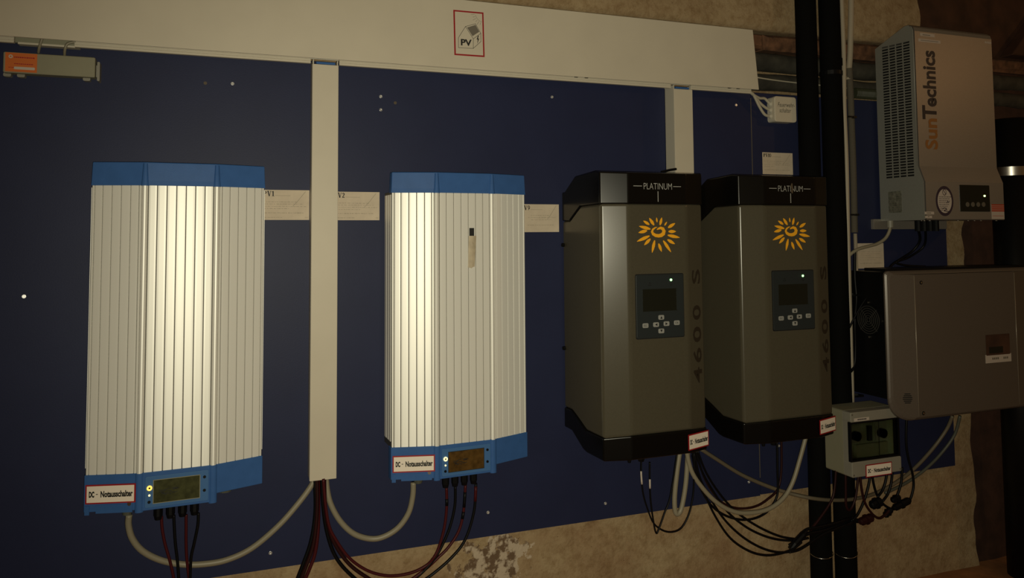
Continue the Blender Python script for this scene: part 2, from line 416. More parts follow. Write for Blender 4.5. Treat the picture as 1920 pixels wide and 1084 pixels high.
# vertical ducts
def duct(xl, z0, label):
    wd = .0567; t = thing('cable_duct', (xl+wd/2, 0, z0), label, 'cable duct', None)
    z1 = TZ0-.004
    mb = MB(); mb.box(W0, xl, xl+.0022, z0, z1+.003, 0, .046); mb.box(W0, xl+wd-.0022, xl+wd, z0, z1+.003, 0, .046); mb.box(W0, xl, xl+wd, z0, z1, 0, .002)
    obj('duct_body', mb, 'pvc_side', t)
    obj('duct_cover', MB().rbox(W0, xl-.0008, xl+wd+.0008, z0-.0005, z1-.008, .0465, .05, .0008, .0008), 'pvc_cream', t)
    mb = MB(); mb.box(W0, xl-.0012, xl+.0006, z0, z1-.008, .0462, .0476); mb.box(W0, xl+wd-.0006, xl+wd+.0012, z0, z1-.008, .0462, .0476)
    obj('cover_lip', mb, 'pvc_side', t)
    mb = MB(); mb.box(W0, xl+.008, xl+wd-.006, z1-.006, z1-.001, .028, .044); obj('retaining_clip', mb, 'cap_blue', t)
    return t
duct(.1852, .528, 'tall cream vertical duct between the two aluminium inverters')
duct(1.1425, .62, 'cream vertical duct coming down behind the first black and bronze inverter')

# ------------------------------------------------------------------ aluminium inverters with blue caps
HR, HO, D1, D0 = .0687, .1677, .10, .07
def aluminium_inverter(Xc, dz, scr, led, label):
    zt, zb, zcap = 1.178+dz, .5995+dz, 1.2262+dz
    t = thing('solar_inverter', (Xc, 0, .52+dz), label, 'inverter', 'aluminium inverters with blue end caps')
    fl = Fr((Xc-HO, -D0, 0), (HO-HR, -(D1-D0), 0)); frt = Fr((Xc+HR, -D1, 0), (HO-HR, (D1-D0), 0)); fc = Fr((Xc, -D1, 0))
    FL = math.hypot(HO-HR, D1-D0)
    # core behind the slats
    pl = [(-HO, .004), (-HO, D0-.004), (-HR, D1-.004), (HR, D1-.004), (HO, D0-.004), (HO, .004)]
    mb = MB(); mb.loops([[Vector((Xc+a, -d, z)) for a, d in pl] for z in (zb-.002, zt+.002)]); obj('heat_sink_core', mb, 'alu_core', t)
    cache = {}
    def slat(fr, a0, a1, turn=0.0):
        wd = round(a1-a0, 5)
        if (wd, fr.r.y) not in cache:
            mb = MB(); q = Fr((0, 0, 0), fr.r, fr.u); g = .0007; b = .0012; h = wd/2
            prof = [(-h+g, -.004), (-h+g, -.0008), (-h+g+b*.5, -.0001), (-h*.5, .0), (h*.5, .0), (h-g-b*.5, -.0001), (h-g, -.0008), (h-g, -.004)]
            mb.loops([[q(a, 0, c) for a, c in prof], [q(a, zt-zb, c) for a, c in prof]]); cache[(wd, fr.r.y)] = proto('slat', mb, 'alu')
        p = fr((a0+a1)/2, 0, 0); inst('slat', cache[(wd, fr.r.y)], t, (p.x, p.y, zb), (0, 0, math.radians(turn)))
    fr_ = [0, .052, .203, .376, .55, .727, .885, .938]
    for k in range(len(fr_)-1):
        u_ = fr_[k]+fr_[k+1]-1; slat(fl, fr_[k]*FL, fr_[k+1]*FL, u_*2.4); slat(frt, (1-fr_[k+1])*FL, (1-fr_[k])*FL, -u_*2.4)
    cw = [-.0622, -.0455, -.0273, -.0091, .0091, .0273, .0455, .0622]
    for k in range(7): slat(fc, cw[k], cw[k+1], (cw[k]+cw[k+1])/.124*2.4)
    for s in (-1, 1):
        mb = MB(); mb.cyl(Fr((Xc+s*HR, -D1+.0025, zb-.001), (1, 0, 0), (0, -1, 0)), 0, 0, .0058, 0, -(zt-zb)-.002, 14)
        mb2 = MB(); mb2.add([Vector((v.x, v.y, v.z)) for v in mb.v], mb.f)
        obj('ridge_rod', mb2, 'alu', t, smooth=False)
        for q in range(3):
            mb = MB(); x0 = Xc+s*HO; mb.box(Fr((0, 0, 0)), min(x0, x0+s*.0012), max(x0, x0+s*.0012), zb+.012, zt-.004, .008+q*.02, .024+q*.02)
            obj('side_rib', mb, 'alu', t)
    # caps
    def cap_plan(g): return [(-HO-g, .05), (-HO-g, D0+g*.6), (-HR, D1+g), (HR, D1+g), (HO+g, D0+g*.6), (HO+g, .05)]
    mb = MB(); mb.loops([[Vector((Xc+a, -d, z)) for a, d in cap_plan(g)] for z, g in ((zt, .0018), (zt+.010, .001), (zcap-.002, -.0004), (zcap, -.0012))])
    tc = obj('top_cap', mb, 'cap_blue', t, bevel=.0012)
    for s in (-1, 1):
        mb = MB(); F = Fr((Xc+s*HR, -D1, 0)); L = []
        for z, r, c in ((zt-.0005, .0078, .003), (zt+.012, .0066, .0024), (zcap-.003, .0048, .001)):
            L.append([F(r*math.cos(a), z, c-.004+.0062*math.sin(a)) for a in [math.pi*k/8 for k in range(9)]])
        mb.loops(L); obj('cap_ridge', mb, 'cap_blue', tc, smooth=False)
    # bottom cap: left and middle bays reach lower than the right one
    mb = MB(); g = .0016
    def bay(pl, z0, z1): mb.loops([[Vector((Xc+a, -d, z)) for a, d in pl] for z in (z0, z1)])
    bay([(-HO-g, .05), (-HO-g, D0+g), (-HR, D1+g), (-HR, .01)], .5275+dz, zb)
    bay([(-HR, .004), (-HR, D1+g), (HR, D1+g), (HR, .004)], .5245+dz, zb)
    bay([(HR, .01), (HR, D1+g), (HO+g, D0+g), (HO+g, .05)], .5405+dz, zb)
    bc = obj('bottom_cap', mb, 'cap_blue', t, bevel=.0012)
    for s in (-1, 1):
        mb = MB(); F = Fr((Xc+s*HR, -D1, 0)); L = []
        for z, r in ((.5225+dz, .0082), (zb-.0005, .0082)):
            L.append([F(r*math.cos(a), z, -.002+.006*math.sin(a)) for a in [math.pi*k/8 for k in range(9)]])
        mb.loops(L); obj('cap_ridge', mb, 'cap_blue', bc)
    mb = MB(); mb.box(fl, .001, .010, .522+dz, .54+dz, .001, .0035); mb.box(fl, .022, FL-.012, .5245+dz, .541+dz, .0012, .0026); obj('cable_entry_flap', mb, 'cap_blue', bc)
    # display panel
    X1 = lambda px: at(px, 915, D1).x+.0853          # offsets measured on the first inverter
    Fp = Fr((Xc, -D1-.0016, .5605+dz))
    dp = obj('display_panel', MB().rbox(Fp, -.0585, .0605, -.031, .031, 0, .0016, .003, .0008), 'cap_blue_panel', t)
    scn = obj('screen', MB().box(Fp, -.0425, .0432, -.0225, .0222, .0016, .002), scr, dp)
    obj('screen_bezel', MB().frame(Fp, -.0437, .0444, -.0237, .0234, .0012, .0014, .0024), 'panel_slate' if scr == 'lcd_brown' else 'box_greenish', dp)
    mb = MB(); rn = random.Random(4)
    for k in range(13): # the dark segments of a worn reading
        a = rn.uniform(-.033, -.004); b = rn.uniform(-.007, .006); mb.stroke(Fp, [(a, b), (a+rn.uniform(.004, .012), b+rn.uniform(-.004, .004))], .0011, .0023)
    obj('screen_segments', mb, 'ink_black', scn)
    for a, b in ((.0525, .0175), (.0525, -.0095), (-.0505, -.0195)):
        mb = MB(); mb.cyl(Fp, a, b, .0032, .0012, .0034, 12, .0028); obj('button', mb, 'black_plastic', dp)
    mb = MB(); mb.ring(Fp, -.0502, .0082, .0020, .0050, .0014, .0036, 18); obj('status_light', mb, led, dp, label='glowing ring shaped indicator light')
    mb = MB(); mb.cyl(Fp, -.0502, .0082, .0019, .0012, .0030, 10); obj('light_centre', mb, 'black_plastic', dp)
    mb = MB(); mb.cyl(Fp, -.0502, -.0062, .0020, .0012, .0028, 10); obj('small_indicator_light', mb, 'led_warm', dp, label='small glowing amber light')
    # sign, glands
    fs = fl.off(.0505, .5628+dz, .0040); dc_sign(t, fs, .0955, .0375)
    mb = MB(); mb.cyl(fl.off(FL-.018, .541+dz, .001), 0, 0, .004, 0, .002, 10); obj('cap_screw', mb, 'steel', t)
    for k in range(4):
        x0 = Xc-.0345+k*.0232; F = Fr((x0, -.055, 0), (1, 0, 0), (0, -1, 0)); mb = MB()
        mb.cyl(F, 0, 0, .0075, -.5245-dz, -.5165-dz, 10); mb.cyl(F, 0, 0, .0088, -.5175-dz, -.497-dz, 10); mb.cyl(F, 0, 0, .0082, -.497-dz, -.489-dz, 10, .0065)
        obj('cable_gland', mb, 'black_rubber', t)
    F = Fr((Xc-(.1005 if dz else .0925), -.055, 0), (1, 0, 0), (0, -1, 0)); mb = MB(); mb.cyl(F, 0, 0, .0165 if dz else .011, -.528-dz, -.517-dz, 12, .013 if dz else .010); mb.cyl(F, 0, 0, .012 if dz else .0095, -.517-dz, -.508-dz, 12, .0085)
    obj('grey_cable_gland', mb, 'gland_grey', t)
    if not dz:
        F = Fr((Xc+.0955, -.045, 0), (1, 0, 0), (0, -1, 0)); mb = MB(); mb.cyl(F, 0, 0, .0155, -.541, -.526, 12, .013); obj('blanking_plug', mb, 'gland_grey', t)
    return t
I1, I2 = -.0853, .5292
inv1 = aluminium_inverter(I1, 0.0, 'lcd_green', 'led_amber', 'leftmost aluminium slatted inverter with blue caps and greenish display')
inv2 = aluminium_inverter(I2, -.0072, 'lcd_brown', 'led_warm', 'aluminium slatted inverter with blue caps, brown display and a taped strip')
for o_ in (inv1, inv2):                      # both turned a touch to bring the flash highlight onto the facets
    o_.rotation_euler.z = math.radians(2.6); o_.location.x -= .0040; o_.location.y -= .005
# black tag and masking tape on the second one
p = at(883, 436, D1+.001); Ft = Fr((p.x, -D1-.0006, p.z))
obj('black_tag', MB().box(Ft, -.0058, .0058, -.012, .0105, 0, .0012), 'ink_black', inv2)
mb = MB(); Tp = Fr((p.x-.0002, -D1-.0012, p.z-.040), (1, 0, 0), (.045, 0, 1))
n = 12; vs_ = []; fs = []
for j in range(n+1):
    b = .032-.074*j/n
    for i, a in enumerate((-.0095, -.005, 0, .005, .0095)):
        jag = (noise.noise((i*3.1, 2, 7))*.006 if j == n else 0)
        vs_.append(Tp(a*(1-.12*j/n), b+jag, .0012+.0022*math.cos(a/.0095*1.2)+.0007*noise.noise((a*200, b*120, 0))))
for j in range(n):
    for i in range(4): fs.append((j*5+i, j*5+i+1, (j+1)*5+i+1, (j+1)*5+i))
mb.add(vs_, fs); tp = obj('masking_tape', mb, 'tape', inv2, label='strip of crinkled masking tape')
sm = tp.modifiers.new('s', 'SOLIDIFY'); sm.thickness = .0006

# ------------------------------------------------------------------ black and bronze inverters
PXC, PHA, PHB, PD1, PD2 = .973, .0795, .141, .235, .209
def interp(tab, d):
    for (a, za), (b, zb) in zip(tab, tab[1:]):
        if d <= b: return za+(zb-za)*(d-a)/(b-a)
    return tab[-1][1]
T_TOP = [(0, 1.182), (.019, 1.182), (.081, 1.2185), (.187, 1.2235), (.209, 1.2205), (.235, 1.2175)]
T_BT = [(0, 1.107), (.046, 1.107), (.1076, 1.1425), (.209, 1.1437), (.235, 1.1432)]
T_BB = [(0, .629), (.05, .629), (.125, .596), (.209, .5965), (.235, .603)]
T_BOT = [(0, .579), (.045, .579), (.114, .5435), (.209, .5445), (.235, .5475)]
DS = [.004, .019, .046, .081, .1076, .125, .16, .187, PD2]
def plat_plan(g=0):
    P = [(-(.147-.006*d/PD2)-g, d) for d in DS]; P[-1] = (-PHB-g, PD2+g*.5)
    P += [(-PHA, PD1+g)]
    return P + [(-a, d) for a, d in reversed(P)]
def plat_band(X, lo, hi, g):
    pl = plat_plan(g); n = len(pl); mb = MB()
    mb.v = [Vector((X+a, -d, interp(lo, d))) for a, d in pl]+[Vector((X+a, -d, interp(hi, d))) for a, d in pl]
    for i in range(n):
        j = (i+1) % n; mb.f.append((i, j, n+j, n+i))
    for i in range(n//2-1):
        a, b, c, d = i, i+1, n-2-i, n-1-i
        mb.f.append((d, c, b, a)); mb.f.append((n+a, n+b, n+c, n+d))
    return mb
RAYS = [((768, 475), (765, 450)), ((785, 490), (797, 450)), ((812, 492), (827, 472)), ((833, 503), (876, 480)), ((835, 523), (880, 523)), ((830, 542), (902, 555)), ((828, 565), (872, 588)), ((803, 570), (848, 630)), ((775, 585), (792, 627)), ((752, 568), (735, 632)), ((727, 560), (690, 592)), ((722, 545), (648, 573)), ((708, 518), (658, 528)), ((728, 510), (662, 495)), ((722, 487), (687, 467)), ((750, 490), (722, 453))]
def bronze_inverter(X, label, smudge):
    t = thing('solar_inverter', (X, 0, .54), label, 'inverter', 'black and bronze inverters')
    obj('housing', plat_band(X, T_BB, T_BT, 0), 'titan_paint', t, bevel=.0065)
    tc = obj('top_cap', plat_band(X, T_BT, T_TOP, .0015), 'cap_black', t, bevel=.004)
    bc = obj('bottom_cap', plat_band(X, T_BOT, T_BB, .0012), 'cap_black', t, bevel=.004)
    Ff = Fr((X, -PD1, 0)); Fcap = Fr((X, -PD1-.0016, 0)); s = .00150     # metres per photo pixel on this front
    mb = MB(); zc = 1.1855
    text(mb, Fcap, 'PLATINUM', 0, zc, .0775, .0150, .0004, -.012)
    mb.box(Fcap, -.0665, -.0435, zc-.0006, zc+.0008, 0, .0004); mb.box(Fcap, .0425, .0640, zc-.0006, zc+.0008, 0, .0004); mb.box(Fcap, -.0008, .0008, zc-.037, zc-.012, 0, .0004)
    obj('brand_lettering', mb, 'print_silver', tc, label='silver lettering reading PLATINUM')
    if smudge:
        mb = MB(); mb.ribbon(Fcap, [(.005, zc+.014), (.0035, zc+.006), (.006, zc), (.004, zc-.008), (.006, zc-.012)], [.003, .008, .006, .007, .002], .0006); obj('smudge', mb, 'plug_brown', tc)
    # sun emblem
    mb = MB(); q = s/3.31; e = Fr((X, -PD1-.0004, 1.0725)); 
    def E(x, y): return ((x-775)*q*1.02, -(y-533)*q*1.02)
    for (ax, ay), (bx, by) in RAYS:
        a = Vector(E(ax, ay)); b = Vector(E(bx, by)); d = b-a; nn = Vector((-d.y, d.x)).normalized(); wv = min(.0040, d.length*.19)
        m1 = a+d*.45
        mb.poly(e, [tuple(a-nn*wv*.35), tuple(a+d*.25-nn*wv*.85), tuple(m1-nn*wv), tuple(a+d*.75-nn*wv*.7), tuple(b-nn*wv*.12), tuple(b+nn*wv*.12), tuple(a+d*.75+nn*wv*.7), tuple(m1+nn*wv), tuple(a+d*.25+nn*wv*.85), tuple(a+nn*wv*.35)], .0002)
    sw = [E(*p) for p in ((766, 513), (775, 508), (788, 504), (802, 509), (808, 521), (804, 534), (792, 542), (776, 545), (758, 543), (743, 535), (737, 524), (742, 512), (756, 503), (768, 500))]
    wd = [k*q for k in (4, 10, 14, 18, 21, 22, 20, 18, 17, 16, 14, 11, 7, 2)]
    mb.ribbon(e, sw, wd, .0003); obj('sun_emblem', mb, 'sun_orange', t, label='orange sun emblem with a spiral centre')
    # control panel
    Cp = Fr((X+.0008, -PD1, .9005))
    obj('panel_gasket', MB().rbox(Cp, -.0662, .0662, -.0765, .0765, 0, .0008, .004), 'ink_black', t)
    cp = obj('control_panel', MB().rbox(Cp, -.0645, .0645, -.0745, .0745, .0006, .0022, .0035, .0006), 'panel_slate', t)
    obj('screen', MB().box(Cp, -.0475, .047, -.012, .0405, .0022, .0025), 'lcd_dark', cp)
    obj('screen_edge_glint', MB().box(Cp, .0445, .047, -.011, .040, .0025, .0029), 'panel_slate', cp)  # lighter strip painted in as the highlight on the screen's right edge
    mb = MB(); mb.cyl(Cp, .0300, .0610, .0030, .002, .0036, 12); obj('status_light', mb, 'led_green', cp, label='glowing green status light')
    mb = MB(); mb.stroke(Cp, [(-.031, .049), (-.0275, .0565), (-.024, .049), (-.031, .049)], .001, .0025); mb.stroke(Cp, [(.0275, .052), (.031, .0475), (.0345, .052)], .001, .0025); obj('warning_symbol', mb, 'ink_black', cp)
    for a, b, ch in ((-.0415, -.0445, 'ESC'), (-.0130, -.0435, 'L'), (.0155, -.0425, 'R'), (.0440, -.0415, 'OK'), (.0015, -.0270, 'U'), (.0010, -.0590, 'D')):
        bt = obj('button', MB().rbox(Cp, a-.0078, a+.0078, b-.0055, b+.0055, .002, .0034, .0028, .0004), 'button_grey', cp)
        mb = MB(); r = .0032; sh = {'L': (-1, 0), 'R': (1, 0), 'U': (0, 1), 'D': (0, -1)}
        if ch in sh:
            dx, dy = sh[ch]; mb.poly(Cp, [(a+dx*r, b+dy*r), (a-dx*r-dy*r, b-dy*r+dx*r), (a-dx*r+dy*r, b-dy*r-dx*r)], .0036)
        else: text(mb, Cp, ch, a, b, .0095, .0050, .0036, .0)
        obj('button_symbol', mb, 'ink_black', bt)
    # model number running up the right-hand facet
    fl = math.hypot(PHB-PHA, PD1-PD2); Rf = Fr((X+PHA, -PD1, 0), (PHB-PHA, PD1-PD2, 0)); mb = MB()
    for ch, z, h in (('4', .7275, .038), ('6', .7755, .036), ('0', .8260, .038), ('0', .8790, .036), ('S', .9665, .036)):
        mb = MB(); text(mb, Rf, ch, fl*.52, z, h, fl*.52, .0005, .018, rot=1)
        obj('model_figure', mb, 'model_print', t, label='dark printed %s of the upright 4600 S' % ch)
    # sign and glands
    a = math.radians(4); dc_sign(t, Fr((X+.1045, -(PD1-.0085)-.002, .5742), (PHB-PHA, .020, .0), (0, 0, 1)), .0765, .0375)
    for z in (1.045, .78):
        mb = MB(); mb.cyl(Fr((X-.147, -.012, z), (0, -1, 0), (0, 0, 1)), 0, 0, .005, -.002, .006, 10); obj('side_screw', mb, 'black_plastic', t)
    for a, d, r in ((-.02, .17, .011), (-.052, .17, .006), (.05, .14, .010), (.075, .14, .010), (.1, .12, .012)):
        mb = MB(); F = Fr((X+a, -d, 0), (1, 0, 0), (0, -1, 0)); mb.cyl(F, 0, 0, r, -.547, -.530, 10); mb.cyl(F, 0, 0, r*.9, -.531, -.522, 10, r*.6); obj('cable_gland', mb, 'black_rubber', t)
    return t
bronze_inverter(PXC, 'black and bronze inverter beside the aluminium one, its PLATINUM lettering intact', False)
bronze_inverter(PXC+.3915, 'black and bronze inverter next to the black pipes, smudge on its PLATINUM lettering', True)
mb = MB(); p0, p1, p2 = at(1240, 323, .1), at(1256, 319, .1), at(1268, 317, .1); mb.tube([p0, p1, p2], .003, 8)
obj('cable_stub', mb, 'cable_black', label='short black cable stub lying at the foot of the right duct', cat='cable')

# ------------------------------------------------------------------ paper notes on the boards
def serif(mb, F, a, b, h, s):
    """bold serif letters and digits"""
    x = a; t = h*.22
    for ch in s:
        if ch == 'P':
            mb.box(F, x+h*.08, x+h*.08+t, b, b+h, 0, .0004); mb.box(F, x, x+h*.4, b, b+h*.07, 0, .0004); mb.box(F, x, x+h*.2, b+h*.93, b+h, 0, .0004)
            mb.stroke(F, [(x+h*.25, b+h*.95), (x+h*.5, b+h*.92), (x+h*.6, b+h*.74), (x+h*.5, b+h*.54), (x+h*.25, b+h*.5)], 0, .0004, [h*.08, h*.12, h*.2, h*.12, h*.08]); x += h*.76
        elif ch == 'V':
            mb.stroke(F, [(x+h*.16, b+h), (x+h*.42, b+h*.04)], h*.22, .0004); mb.stroke(F, [(x+h*.68, b+h), (x+h*.45, b+h*.04)], h*.09, .0004)
            mb.box(F, x, x+h*.36, b+h*.93, b+h, 0, .0004); mb.box(F, x+h*.54, x+h*.84, b+h*.93, b+h, 0, .0004); x += h*.88
        elif ch == '1':
            mb.box(F, x+h*.16, x+h*.16+t, b, b+h, 0, .0004); mb.box(F, x+h*.04, x+h*.5, b, b+h*.07, 0, .0004); mb.stroke(F, [(x+h*.04, b+h*.82), (x+h*.26, b+h*.97)], h*.09, .0004); x += h*.54
        elif ch == '2':
            mb.stroke(F, [(x+h*.06, b+h*.72), (x+h*.14, b+h*.92), (x+h*.3, b+h*.95), (x+h*.42, b+h*.76), (x+h*.34, b+h*.5), (x+h*.06, b+h*.1)], 0, .0004, [h*.1, h*.1, h*.12, h*.2, h*.16, h*.1]); mb.box(F, x+h*.02, x+h*.5, b, b+h*.16, 0, .0004); x += h*.56
        elif ch in '09':
            r = [(x+h*.26+h*.2*math.cos(k*math.pi/6), b+h*(.5 if ch == '0' else .67)+h*(.46 if ch == '0' else .29)*math.sin(k*math.pi/6)) for k in range(13)]
            mb.stroke(F, r, h*.13, .0004)
            if ch == '9': mb.stroke(F, [(x+h*.46, b+h*.67), (x+h*.4, b+h*.3), (x+h*.1, b+h*.03)], h*.12, .0004)
            x += h*.56
    return x
def note(x0, x1, z0, z1, title, label, seed, lines, stroke=True, d=.0006, hx=None):
    """typed sheet with one line of pen; the small type is too fine to read in the photo"""
    rn = random.Random(seed); wd, ht = x1-x0, z1-z0; F = Fr((x0, -d, z0))
    t = thing('paper_note', ((x0+x1)/2, -d, z0), label, 'note', 'typed notes taped to the blue panels')
    obj('sheet', MB().box(F, 0, wd, 0, ht, 0, .0006), 'paper', t)
    P = F.off(0, 0, .0007); mb = MB()
    if title:
        xe = serif(mb, P, .0035 if hx is None else at(hx, 360, .001).x-x0-.0189, ht*.79, .0115 if len(title) < 4 else .0100, title); obj('heading', mb, 'ink_black', t)
    mb = MB()
    if title: mb.stroke(P, [(xe+.002, ht*.81), (xe+.035, ht*.81)], .0007, .0002)
    for z, a, b, th in lines:
        x = a*wd
        while x < b*wd:
            l = rn.uniform(.0015, .007); mb.box(P, x, min(x+l, b*wd), z*ht-th*rn.uniform(.2, .4), z*ht+th*rn.uniform(.2, .4), 0, .0002); x += l+rn.uniform(.0008, .003)
    obj('typed_lines', mb, 'ink_faint', t)
    if stroke:
        mb = MB(); mb.stroke(P, [(wd*.66, ht*.45), (wd*.76, ht*.62), (wd*.92, ht*.95)], .0008, .0003); obj('pen_stroke', mb, 'ink_faint', t)
    return t
L6 = [(.60, .04, .78, .0013), (.53, .1, .86, .0013), (.45, .04, .95, .0013), (.375, .03, .6, .0013), (.235, .1, .88, .0016), (.08, .04, .45, .0013), (.08, .92, .97, .0013)]
def q(px, py): p = at(px, py, .0005); return p.x, p.z
x1, z1 = q(580, 357); _, z0 = q(580, 412.5); note(x1-.1105, x1, z0, z1, 'PV1', 'yellowed typed note headed PV1 left of the tall cream duct', 1, L6, hx=509.5)
x1, z1 = q(711.5, 360.5); _, z0 = q(711, 413); note(x1-.1085, x1, z0, z1, 'PV2', 'yellowed typed note headed PV2 just right of the tall cream duct', 2, L6, hx=641.5)
x1, z1 = q(1047.5, 383.5); _, z0 = q(1048, 435); note(x1-.098, x1, z0, z1, 'PV9', 'typed note with a 9 in its heading left of the first black and bronze inverter', 3, [(.6, .2, .72, .0013), (.52, .12, .9, .0013), (.44, .2, .8, .0013), (.25, .1, .85, .0014)], hx=989)
x0, z1 = q(1429, 285.5); x1, _ = q(1485.5, 287); _, z0 = q(1450, 327); note(x0, x1, z0, z1, 'PV10', 'typed note headed PV10 above the second black and bronze inverter', 4, [(.60, .05, .7, .0013), (.52, .15, .85, .0013), (.44, .06, .9, .0013), (.36, .06, .4, .0013), (.2, .06, .9, .0016)])
x0, z1 = q(1607.5, 456.5); x1, _ = q(1656, 456); _, z0 = q(1656, 502.5); note(x0, x1, z0, z1, None, 'typed note under the silver grey inverter, crossed by a grey cable', 5, [(.66, .05, .9, .0014), (.58, .1, .85, .0014), (.5, .05, .5, .0014), (.42, .05, .9, .0014), (.34, .06, .7, .0014), (.2, .08, .92, .002)], False)

# ------------------------------------------------------------------ little orange-labelled box, upper left
p0, p1 = at(6, 97, .03), at(178, 143, .03)
t = thing('surge_filter_box', ((p0.x+p1.x)/2, 0, p1.z), 'small flat grey box with an orange label under the trunking', 'box')
zb, zt = 1.4095, 1.4525
obj('case', MB().rbox(W0, p0.x, p1.x, zb, zt, .006, .03, .003, .002), 'box_greenish', t)
for px in (14, 40, 163): 
    a = at(px, 140, .015).x; obj('foot', MB().rbox(W0, a-.007, a+.007, zb-.006, zb+.002, .003, .018, .003), 'box_grey', t)
mb = MB(); mb.rbox(W0, p1.x+.003, p1.x+.008, zb-.006, zt-.008, .0, .024, .002); mb.box(W0, p1.x-.002, p1.x+.004, zb+.004, zt-.014, .006, .014); obj('side_clip', mb, 'box_grey', t)
F = Fr((p0.x+.004, -.03, zb+.0025)); lw_, lh = .0565, .039
ol = obj('orange_label', MB().box(F, 0, lw_, 0, lh, 0, .0006), 'sticker_orange', t)
mb = MB(); mb.ring(F, .0095, .031, .0018, .0038, .0006, .0009, 14); mb.rbox(F, .0155, .053, .005, .0105, .0006, .0009, .002); obj('label_mark', mb, 'sticker_white', ol)
mb = MB(); rn = random.Random(3)
for z, a, b, th in ((.0300, .0155, .052, .0024), (.0165, .016, .05, .0018), (.0085, .006, .013, .0012)):
    x = a
    while x < b: l = rn.uniform(.0015, .004); mb.box(F, x, x+l, z-th/2, z+th/2, .0006, .0009); x += l+.0008
obj('label_print', mb, 'red_print', ol)

# ------------------------------------------------------------------ cables
def cable(px, r, m, label, k=6, group=None, name='cable', marks=None, n=8):
    P = spline([at(*p) for p in px], k)
    if marks:
        t = thing(name, P[0], label, 'cable', group); obj('sheath', MB().tube(P, r, n), m, t, smooth=True)
        for a, b, mm in marks:
            i0, i1 = int(a*(len(P)-1)), max(int(b*(len(P)-1)), int(a*(len(P)-1))+1); obj('sleeve', MB().tube(P[i0:i1+1], r*1.12, n), mm, t, smooth=True)
        return t
    return obj(name, MB().tube(P, r, n), m, smooth=True, label=label, cat='cable', group=group)
cable([(72, 99, .022), (74, 88, .036), (79, 72, .042)], .0028, 'cable_grey', 'thin tan cable entering the orange-labelled box, left of two')
cable([(121, 104, .022), (122, 92, .036), (127, 82, .038), (142, 78, .038)], .0028, 'cable_grey', 'thin tan cable bending into the orange-labelled box, right of two')
ga = lambda Xc, dz: Vector((Xc-.0855, -.055, .510+dz))
cable([(242, 966, .055), (241, 985, .05), (248, 1010, .045), (267, 1033, .04), (300, 1050, .035), (340, 1058, .03), (380, 1058, .03), (425, 1050, .03), (472, 1028, .03), (520, 988, .03), (556, 948, .028), (584, 910, .025), (593, 885, .022)], .0066, 'cable_grey', 'thick grey cable looping from the leftmost inverter to the tall duct')
cable([(775, 905, .055), (774, 930, .05), (766, 962, .045), (746, 990, .04), (718, 1007, .035), (692, 1010, .03), (662, 1000, .03), (637, 976, .03), (620, 945, .03), (613, 915, .028), (611, 885, .025)], .0066, 'cable_grey', 'thick grey cable looping from the taped aluminium inverter to the tall duct')
def z2(x, y, d): return (560+x/3.565, 780+y/3.565, d)
g1 = 'DC leads below the leftmost inverter'
for k, (pts, m, lb) in enumerate([
    ([(303, 968), (304, 990), (309, 1018), (318, 1050), (324, 1075), (330, 1110)], 'cable_red', 'red lead from the first gland of the leftmost inverter'),
    ([(326, 966), (327, 990), (329, 1020), (333, 1055), (337, 1110)], 'cable_black', 'black lead from the second gland of the leftmost inverter'),
    ([(349, 965), (349, 990), (349, 1020), (351, 1055), (358, 1110)], 'cable_red', 'red lead from the third gland of the leftmost inverter'),
    ([(372, 962), (371, 985), (364, 1020), (358, 1050), (356, 1110)], 'cable_black', 'black lead from the fourth gland of the leftmost inverter')]):
    cable([(x, y, .056+.004*(k % 2)) for x, y in pts], .0030, m, lb, group=g1)
g2 = 'DC leads below the taped aluminium inverter'
c2 = [([(988, 480), (990, 600), (975, 740), (940, 870), (905, 945), (850, 1003), (750, 1050), (620, 1070), (500, 1050), (400, 1000), (320, 930), (250, 830), (205, 740), (180, 600), (165, 420)], 'cable_red', 'red lead sagging from the taped inverter to the tall duct', [(.05, .075, 'cable_black')]),
      ([(1047, 470), (1044, 600), (1012, 740), (960, 865), (900, 965), (800, 1070), (700, 1130)], 'cable_black', 'black lead from the second gland of the taped inverter', None),
      ([(1115, 460), (1102, 640), (1070, 770), (1000, 880), (930, 950), (860, 1015), (760, 1090), (700, 1125)], 'cable_red', 'red lead from the third gland of the taped inverter', [(.06, .12, 'cable_black'), (.16, .21, 'cable_black')]),
      ([(1185, 450), (1172, 640), (1112, 830), (1020, 950), (900, 1055), (820, 1110)], 'cable_black', 'black lead from the fourth gland of the taped inverter', [(.06, .16, 'cable_red')])]
for k, (pts, m, lb, mk) in enumerate(c2):
    cable([z2(x, y, .055-.002*k if i < 5 else .05) for i, (x, y) in enumerate(pts)], .0034, m, lb, group=g2, marks=mk)
def z6(x, y, d): return (540+x/4.84, 860+y/4.84, d)
for pts, m, lb, d in [
    ([(238, 140), (250, 400), (236, 600), (200, 780), (140, 950), (70, 1130)], 'cable_black', 'outermost black lead leaving the tall duct to the lower left', .028),
    ([(262, 140), (266, 400), (254, 620), (225, 800), (172, 960), (105, 1130)], 'cable_redbrown', 'dark red lead leaving the tall duct to the lower left', .038),
    ([(274, 140), (277, 450), (270, 680), (245, 860), (200, 990), (140, 1130)], 'cable_red', 'bright red lead leaving the tall duct to the lower left', .018),
    ([(305, 140), (318, 420), (350, 650), (412, 850), (500, 985), (640, 1120)], 'cable_black', 'black lead leaving the tall duct to the lower right', .03),
    ([(330, 140), (340, 450), (385, 680), (470, 850), (590, 990), (780, 1120)], 'cable_redbrown', 'thin dark red lead leaving the tall duct to the lower right', .040)]:
    cable([z6(x, y, d) for x, y in pts], .0042, m, lb, group='leads leaving the tall duct')
def z3(x, y, d): return (1000+x/3.15, 740+y/3.15, d)
def z4(x, y, d): return (1300+x/3.15, 740+y/3.15, d)
